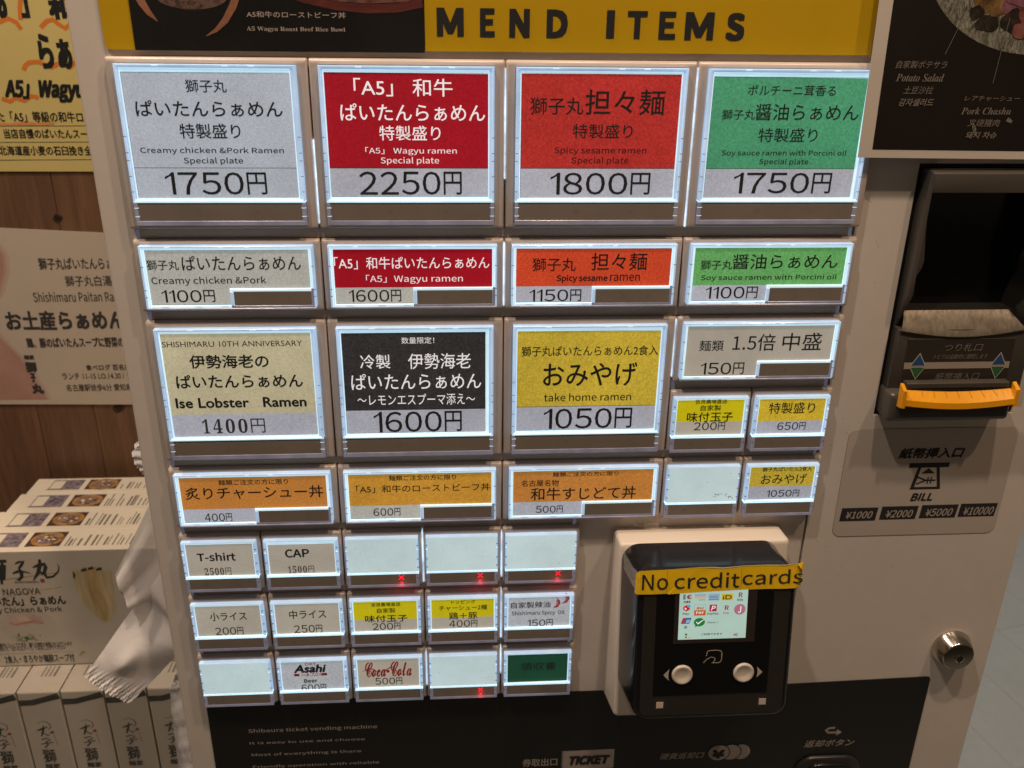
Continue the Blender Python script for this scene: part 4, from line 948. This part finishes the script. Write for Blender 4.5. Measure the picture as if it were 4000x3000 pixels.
for pts in ([(-391.5, 28.8), (-389, 25), (-385.5, 22.6), (-378, 22), (-372, 24.6), (-368, 26.4), (-364, 24.5), (-360, 22.6), (-352.9, 26.5), (-347, 22)], [(-371, -5), (-365, -10.2), (-360, -11.4), (-356, -8), (-351, -4.6), (-346, -8.2), (-340, -6)],
            [(-412, -3), (-404, -9), (-396, -12), (-390, -9), (-387, -3.5)], [(-414, 52), (-408, 54.5), (-402, 51.5), (-396, 53.8), (-389, 50), (-383, 51)], [(-382, -30), (-385, -20), (-386, -11)]): g.ribbon(pts, 3.6, z+.02+random.random()*.02, OM)
g.ribbon([(-425, 73.4), (-412, 74), (-400, 72.6), (-385, 73.4), (-374, 72)], 2.6, z+.03, mat('orange_marker_light', (.70, .30, .10), .6))
for v in (74.6, 88.4, 103.6): g.ribbon([(-460, v+.9), (-430, v+.6), (-400, v+.2), (-370, v+.1), (-335, v-.4)], .45, z+.05, ink('k'))
for r in [r for r in TW if r[0] == 'yp']: lay(g, r, z+.08, m=mat('brush_ink', (.012, .014, .015), .5))
build('lettering', g, YPO)
g = MB(); WPA = mat('white_wall_paper', (.60, .515, .42), .6, n2=.06, n2scale=7)
q = [(-560, 337.5), (-330, 341.6), (-330, 170.2), (-560, 158.0)]
g.prism(q, -349.2, z-.1, WPA)
WPO = build('souvenir_notice', g, None, label='white notice with big lettering and a pink edge pinned to the wood wall', cat='poster')
g = MB(); PK = mat('pink_brush_print', (.47, .27, .22), .6, n2=.2, n2scale=20)
g.poly([(x, v, z) for x, v in ((-560, 334), (-428, 334.6), (-433, 322), (-438, 308), (-446, 290), (-466, 262), (-464, 240), (-452, 225), (-443, 205), (-441, 190), (-446, 178), (-455, 170), (-560, 164))], PK)
for k_, c_ in enumerate(((.56, .44, .36), (.51, .35, .29))):
    g.poly([(x+5.5-3.0*k_, v, z-.03+.01*k_) for x, v in ((-566, 334), (-429, 334.6), (-433, 322), (-438, 308), (-446, 290), (-466, 262), (-464, 240), (-452, 225), (-443, 205), (-441, 190), (-446, 178), (-455, 170), (-560, 164))], mat('pink_soft_%s' % 'ab'[k_], c_, .6))
IB = mat('notice_ink', (.05, .047, .045), .6)
for r in [r for r in TW if r[0] == 'wp']: lay(g, r, z+.08, m=IB)
build('lettering', g, WPO)

BXW = mat('white_carton', (.76, .70, .58), .35, coat=.3, n2=.03, n2scale=20)
BXG = mat('grey_carton_front', (.56, .51, .44), .30, coat=.4, n2=.05, n2scale=14, bump=.25, bscale=60)
PH1 = mat('map_print', (.20, .165, .20), .5, noise=.95, nscale=260); PH2 = mat('photo_frame_print', (.075, .036, .032), .45)
PH3 = ramp('noodle_print', ((.14, .05, .02), (.38, .20, .06), (.46, .29, .11)), 150); PH4 = ramp('topping_print', ((.03, .02, .03), (.15, .09, .10), (.32, .24, .20), (.08, .04, .05)), 200); TL_ = mat('small_print', (.17, .15, .13), .6)
labs = ['rearmost white ramen box of the four lying on the row', 'second white ramen box from the wall with bowl photo on its edge', 'third white ramen box from the wall with bowl photo on its edge', 'front white ramen box showing its large face with noodles and brush lettering']
edges = [(-332.0, -302.6), (-301.9, -269.6), (-268.9, -235.6), (-234.9, -201.8)]
def strip(g, x0, x1, z0, z1, v, m): g.poly([(x0, v, z1), (x1, v, z1), (x1, v, z0), (x0, v, z0)], m)
for i, (z0, z1) in enumerate(edges):
    x0 = (-444, -448, -453, -458)[i]; g = MB(); g.box(x0, -226, 413.9, 537.2, z0, z1, BXW, b=1.0, side=BXW)
    B_ = build('ramen_box', g, None, label=labs[i], cat='food box', group='upper row of white ramen boxes')
    g = MB(); v = 413.85; zf, zb = z1-6.6, z0+3.2
    strip(g, x0+17, x0+47, zb, zf, v, PH1)
    strip(g, x0+18, x0+29, zb+2, zf-2.5, v-.04, BXW); strip(g, x0+16, x0+31, zf-1.4, zf, v-.05, TL_)
    strip(g, x0+52, x0+82, zb, zf, v, PH2)
    cx, cz = x0+67.5, (zb+zf)/2
    for rx, rz, m, k in ((14.0, 11.2, PH3, .05), (10.2, 7.6, PH4, .1)): g.poly([(cx+rx*math.cos(a), v-k, cz+rz*math.sin(a)) for a in [q*math.pi/10 for q in range(19, -1, -1)]], m)
    for q in range(24):
        a = random.random()*6.28; rr_ = random.random()*8.5; g.poly([(cx+rr_*math.cos(a)+random.uniform(1, 2.6)*math.cos(t_), v-.15-.01*q, cz+rr_*.7*math.sin(a)+random.uniform(.8, 2)*math.sin(t_)) for t_ in (4.7, 3.2, 1.6, 0)], (PH3, PH4, BXW, PH2)[q % 4])
    xx = x0+86
    for q in range(15):
        ln = random.uniform(.45, 1); strip(g, xx, xx+random.choice((.8, 1.2, 2.0)), zf-(zf-zb)*ln, zf, v, TL_); xx += random.choice((2.6, 3.4, 4.4, 6))
    build('top_print', g, B_)
    if i == 3:
        g = MB(); z = z1+.08; FRT = BXG
        g.flat([(x0+.8, 536.6), (-226.6, 536.6), (-226.6, 414.8), (x0+.8, 414.8)], z, FRT); z += .04
        g.disc(-414, 494, z+.01, 24, mat('pale_bowl_print', (.52, .465, .40), .4), ry=20, n=48)
        ML = mat('pale_noodles', (.56, .46, .28), .4, n2=.2, n2scale=60, stretch=(3, 1, .4)); MD = mat('pale_noodles_dark', (.50, .36, .17), .4, n2=.25, n2scale=80, stretch=(3, 1, .4))
        g.poly([(x, v_, z) for x, v_ in ((-368, 436), (-366, 455), (-362, 470), (-354, 484), (-347, 492.5), (-341, 489), (-337, 478), (-334, 462), (-332, 436))], ML)
        g.poly([(x, v_, z+.03) for x, v_ in ((-357, 432), (-356, 455), (-354, 474), (-349, 488), (-345, 490), (-342, 480), (-344, 455), (-344, 432))], MD)
        for q in range(9):
            xx = -366+q*3.6; g.ribbon([(xx, 434), (xx+1.5*math.sin(q), 455), (xx+4+math.sin(q*2), 472), (xx+9-q, 482+q % 3)], [.8, .7, .6, .2], z+.05+.004*q, (ML, MD)[q % 2])
        MT = mat('pink_meat_print', (.50, .27, .22), .4, n2=.35, n2scale=110); MT2 = mat('pale_meat_print', (.57, .42, .35), .4, n2=.3, n2scale=90)
        g.poly([(x, v_, z+.05) for x, v_ in ((-431, 488), (-429, 483), (-420, 480), (-408, 480.5), (-401, 484), (-399, 490), (-403, 491.5), (-411, 490), (-420, 493.5), (-428, 492))], MT2)
        g.ribbon([(-430, 489), (-424, 491), (-416, 489), (-408, 488), (-400, 490)], [1, 2.6, 2.2, 2.6, 1], z+.08, MT)
        for (x_, v_) in ((-356, 435), (-350, 433.5), (-343, 434.5)): g.poly([(x_-3, v_+1.6, z+.09), (x_+2.6, v_+.6, z+.09), (x_+2, v_-2.4, z+.09), (x_-2, v_-1, z+.09)], mat('box_ink', (.035, .04, .036), .5))
        def fx(x, y): vv = 414+(y-530)/4.88; return (-424.5-(vv-414)*.185+x/6.19, vv)
        BI = mat('box_ink', (.035, .04, .036), .5)
        for pts, ws in (([(86, 592), (104, 583), (128, 581), (118, 600), (103, 615)], [1, 2.2, 3.2, 2.6, 1.4]), ([(104, 612), (118, 634), (120, 658), (104, 674), (90, 668)], [1.4, 3.4, 3.2, 2.2, .6]), ([(72, 640), (100, 630), (140, 633), (166, 641)], [1.2, 2.8, 1.4, .5]),
                        ([(214, 572), (216, 600), (206, 640), (182, 676)], [2.2, 3.4, 3.2, 1.0]), ([(178, 612), (206, 602), (240, 597), (246, 612), (238, 640), (252, 664), (286, 660), (312, 636), (316, 612), (306, 594)], [1.2, 3.0, 3.6, 3.4, 3.0, 3.0, 1.9, 1.3, .9, .4]), ([(206, 628), (224, 640), (232, 650)], [1.2, 2.4, 2.0]),
                        ([(392, 640), (398, 656), (396, 674)], [1.0, 2.2, .8])): g.ribbon([fx(*q_) for q_ in pts], ws, z+.1+random.random()*.02, BI)
        GN = mat('green_onion_print', (.085, .16, .05), .5)
        for q in range(60):
            gx, gv = random.gauss(-419, 5.0), random.gauss(506.5, 3.0); r_ = random.uniform(.5, 1.3)
            g.poly([(gx+r_*math.cos(a), gv+r_*.7*math.sin(a), z+.06+.003*q) for a in (3.9, 2.6, .8, -.6)], (GN, mat('green_onion_light', (.30, .36, .17), .5))[q % 3 == 0])
        g.ribbon([(-380, 437), (-420, 442), (-455, 448)], .9, z+.02, mat('gold_line_print', (.40, .30, .16), .5)); g.ribbon([(-378, 452), (-400, 455), (-430, 462)], .5, z+.02, mat('gold_line_print', (.40, .30, .16), .5)); g.ribbon([(-460, 523.2), (-420, 523.0), (-380, 522.4)], .3, z+.02, TL_)
        g.flat([(-394.9, 446.8), (-391.4, 446.8), (-391.4, 442.9), (-394.9, 442.9)], z+.03, mat('seal_red', (.30, .05, .04), .5))
        g.ribbon([(-376, 528), (-372, 523.5), (-369, 524)], [.4, 2.2, .2], z+.04, mat('gold_leaf_print', (.36, .26, .05), .5))
        g.disc(-321, 456, z+.03, 8.0, mat('seal_red', (.30, .05, .04), .5), n=30); g.disc(-321, 456, z+.06, 6.2, BXG, n=30)
        for r in [r for r in TW if r[0] == 'bf']: lay(g, r, z+.12, m=mat('box_ink', (.035, .04, .036), .5))
        build('front_print', g, B_)
labs = ['leftmost white ramen box standing spine out, cut by the photo edge', 'second white ramen box spine from the left in the lower row', 'third white ramen box spine from the left in the lower row', 'fourth white ramen box spine from the left in the lower row', 'last ramen box spine half hidden by the hanging white sheet']
row = [r for r in TW if r[0] == 'bf'][0]
for i in range(5):
    x0 = -456.8+37.5*i; g = MB(); g.box(x0+.5, x0+36.6, 537.9, 727, -335, -167, BXW, b=1.2, side=BXG)
    g.flat([(x0+1.7, 725.5), (x0+35.4, 725.5), (x0+35.4, 539.5), (x0+1.7, 539.5)], -166.95, BXG)
    B_ = build('standing_ramen_box', g, None, label=labs[i], cat='food box', group='lower row of ramen boxes standing on the shelf')
    g = MB(); z = -166.85; KB = mat('box_ink', (.035, .04, .036), .5)
    g.ribbon([(x0+1.0, 549.6), (x0+12, 549.4), (x0+22, 546.6), (x0+36, 542.6)], [6.4, 6.2, 5.8, 6.4], z, KB)
    y = 572
    g.ribbon([(x0+12, 572.6), (x0+18, 570.8), (x0+22.5, 574), (x0+22.8, 578), (x0+20, 581)], [.3, .5, .7, .8, .4], z, KB)
    g.ribbon([(x0+10, 581.5), (x0+14, 580), (x0+20, 577.8)], [.6, 2.2, .8], z+.02, KB); g.ribbon([(x0+16.5, 576), (x0+15.5, 582), (x0+13, 588)], [1.0, 1.8, 1.4], z+.03, KB); g.ribbon([(x0+13.5, 583), (x0+19, 587.5), (x0+21, 585)], [.8, 1.2, .5], z+.04, KB)
    g.ribbon([(x0+12, 592), (x0+18, 590.6), (x0+20, 592.8), (x0+15, 595)], [1.2, 1.0, 1.2, 1.0], z, KB); g.ribbon([(x0+15, 594.6), (x0+17, 598), (x0+13.5, 601.6)], [.8, 1.6, 1.4], z+.02, KB); g.ribbon([(x0+11, 597.4), (x0+22, 595.6)], .9, z+.03, KB)
    put(g, GL[('n', '獅')], x0+9.8, 603.6, x0+21.4, 619.6, z, KB, .4); put(g, GL[('n', '麺家')], x0+9.6, 621, x0+23, 627.4, z, KB, .3)
    g.flat([(x0+21.6, 585.6), (x0+24.6, 585.2), (x0+24.6, 582.4), (x0+21.6, 582.8)], z+.04, mat('seal_red', (.30, .05, .04), .5)); g.ribbon([(x0+24.0, 587), (x0+25.2, 599.5)], .5, z+.02, mat('box_fine_print', (.22, .12, .10), .5))
    xx = x0+13
    for q in range(4): strip(g, xx, xx+random.choice((1.2, 2)), -201, -187, 537.85, TL_); xx += 3.6
    build('spine_print', g, B_)
# clear shrink film over the two rows
FILM = bpy.data.materials.new('shrink_film'); FILM.use_nodes = True; nt = FILM.node_tree; nt.nodes.remove(nt.nodes['Principled BSDF'])
t_ = nt.nodes.new('ShaderNodeBsdfTransparent'); gl = nt.nodes.new('ShaderNodeBsdfGlossy'); gl.inputs['Roughness'].default_value = .12; mx = nt.nodes.new('ShaderNodeMixShader'); mx.inputs[0].default_value = .10
ns = nt.nodes.new('ShaderNodeTexNoise'); ns.inputs['Scale'].default_value = 55; ns.inputs['Detail'].default_value = 3; bp = nt.nodes.new('ShaderNodeBump'); bp.inputs['Strength'].default_value = .8; bp.inputs['Distance'].default_value = .002
tc = nt.nodes.new('ShaderNodeTexCoord'); mp = nt.nodes.new('ShaderNodeMapping'); mp.inputs['Scale'].default_value = (1, 1, 3.5); nt.links.new(tc.outputs['Object'], mp.inputs[0]); nt.links.new(mp.outputs[0], ns.inputs['Vector'])
nt.links.new(ns.outputs[0], bp.inputs['Height']); nt.links.new(bp.outputs[0], gl.inputs['Normal']); nt.links.new(t_.outputs[0], mx.inputs[1]); nt.links.new(gl.outputs[0], mx.inputs[2]); nt.links.new(mx.outputs[0], nt.nodes['Material Output'].inputs[0])
lower = [o for o in COL.objects if o.name.startswith('standing_ramen_box')]
for i, o in enumerate(lower):
    x0 = -456.8+37.5*i; g = MB(); rd = random.Random(i); ids = []
    for j in range(13):
        v = 538.6 + j*14; ids.append([g.vert(x0+.7+35.6*k/6, v, -166.4 + rd.uniform(0, .8)) for k in range(7)])
    for j in range(12):
        for k in range(6): g.face([ids[j+1][k], ids[j+1][k+1], ids[j][k+1], ids[j][k]], FILM)
    g.poly([(x0+.7, 537.6, -166.2), (x0+36.4, 537.6, -166.2), (x0+36.4, 537.5, -201), (x0+.7, 537.5, -201)], FILM)
    build('shrink_film', g, o)
g = MB(); g.box(-1100, -218, 727.5, 750, -349, -120, WD[1], b=1.5); build('shelf', g, None, label='brown wooden shelf board carrying the ramen boxes', cat='shelf')

# ---------------------------------------------------------------- paper hanging at the machine's left side
PAP = mat('soft_white_paper', (.80, .77, .77), .75, bump=.5, bscale=220, n2=.03, n2scale=30)
THIN = mat('thin_white_sheet', (.84, .81, .82), .45, alpha=.80, bump=.2, bscale=90)
def sheet(g, A, B_, n, m, fn, PAP=PAP):                   # surface between two edge polylines, displaced by fn
    ids = []
    for i in range(n+1):
        u = i/n
        def at(L):
            t = u*(len(L)-1); k = min(int(t), len(L)-2); f = t-k
            return [L[k][q]*(1-f)+L[k+1][q]*f for q in range(3)]
        a, b = at(A), at(B_); r_ = []
        for j in range(m+1):
            w = j/m; p = [a[q]*(1-w)+b[q]*w for q in range(3)]; p[2] += fn(u, w); r_.append(g.vert(*p))
        ids.append(r_)
    for i in range(n):
        for j in range(m): g.face([ids[i][j], ids[i][j+1], ids[i+1][j+1], ids[i+1][j]], PAP)
g = MB(); g.smooth = True
sheet(g, [(-217, 318, -62), (-238, 345, -61), (-264, 378, -60), (-282, 402, -60), (-296, 420, -60)], [(-217, 378, -62), (-220, 390, -61), (-228, 405, -60), (-245, 424, -60), (-268, 446, -60)], 90, 60,
      lambda u, w: 14*u + 3.0*math.sin(w*3.14)+2.2*math.sin(u*9+w*4)*math.sin(3.14*u) + (.7*math.sin(w*41+u*12+2*math.sin(w*13)) + .6*math.sin(w*83+u*60) + .4*math.sin(w*130-u*90))*max(0, (u-.84)/.16) + 3*math.exp(-((u-.30)/.04)**2) + 3.5*math.exp(-(((u-.72)/.10)**2+((w-.4)/.13)**2)))
build('folded_paper_strip', g, None, label='white paper strip with a crumpled end sticking out over the ramen boxes', cat='paper')
g = MB(); g.smooth = True
sheet(g, [(-217, 262, -70), (-236, 288, -71), (-250, 314, -71), (-262, 336, -70)], [(-216, 350, -70), (-228, 356, -71), (-240, 361, -71), (-256, 364, -70)], 26, 14,
      lambda u, w: 24*u + 1.2*math.sin(w*11-u*2) + .35*math.sin(w*27+u*3), THIN)
build('tissue_bundle', g, None, label='white crumpled tissue hanging behind the paper strip', cat='tissue')
g = MB(); g.smooth = True
for q, (v, dx) in enumerate(((231, 6), (236, 8), (241, 7), (245, 4))):
    sheet(g, [(-216, v-8, -40+q), (-222-dx, v-1, -42+q), (-227-dx, v+4, -43+q)], [(-216, v+3, -38+q), (-221-dx, v+7, -40+q), (-225-dx, v+9, -41+q)], 8, 6, lambda u, w: .8*math.sin(w*7+u*5))
build('folded_tissue', g, None, label='small folded white tissue poking out beside the ivory button', cat='tissue')
g = MB(); g.smooth = True
sheet(g, [(-217, 385, -40), (-217, 440, -38), (-217, 530, -36), (-217, 700, -36)], [(-226, 405, -44), (-240, 440, -52), (-245, 520, -54), (-246, 700, -54)], 70, 16,
      lambda u, w: 2.0*math.sin(w*5+u*7) + .9*math.sin(u*60+w*11)*math.sin(w*14+u*9) + .5*math.sin(u*131+w*20)*math.sin(w*30))
build('hanging_paper_sheet', g, None, label='long wrinkled white sheet hanging down along the machine side', cat='paper')

# ---------------------------------------------------------------- floor
g = MB(); g.box(-6000, 6000, 1402, 1460, -6000, 6000, mat('floor_base', (.26, .265, .25), .8)); 
FL = build('floor', g, None, kind='structure')
FM_ = [mat('pale_floor_board_%s' % n, c, .55, n2=.05, n2scale=5, noise=.04, nscale=60) for n, c in (('a', (.40, .395, .37)), ('b', (.405, .40, .375)), ('c', (.395, .39, .365)))]
a = .21; k = 0
for i in range(26):
    for j in range(4):
        w = 152; ln = 900; u0 = -700+i*w; s0 = -2300+j*ln + (i % 3)*260
        def q(u, s, v): 
            return (u*math.cos(a)+s*math.sin(a)+1000, v, -1000 - u*math.sin(a) + s*math.cos(a)+700)
        g = MB(q)
        L0 = [(u0+.3, s0+.3), (u0+w-.3, s0+.3), (u0+w-.3, s0+ln-.3), (u0+.3, s0+ln-.3)]
        lo_ = [(p[0], p[1], 1402) for p in L0]; hi = [(p[0], p[1], 1400) for p in L0]
        g.loops([lo_[::-1], hi[::-1]], FM_[k % 3], cap=FM_[k % 3]); k += 2 if i % 2 else 1
        build('floor_board', g, FL)
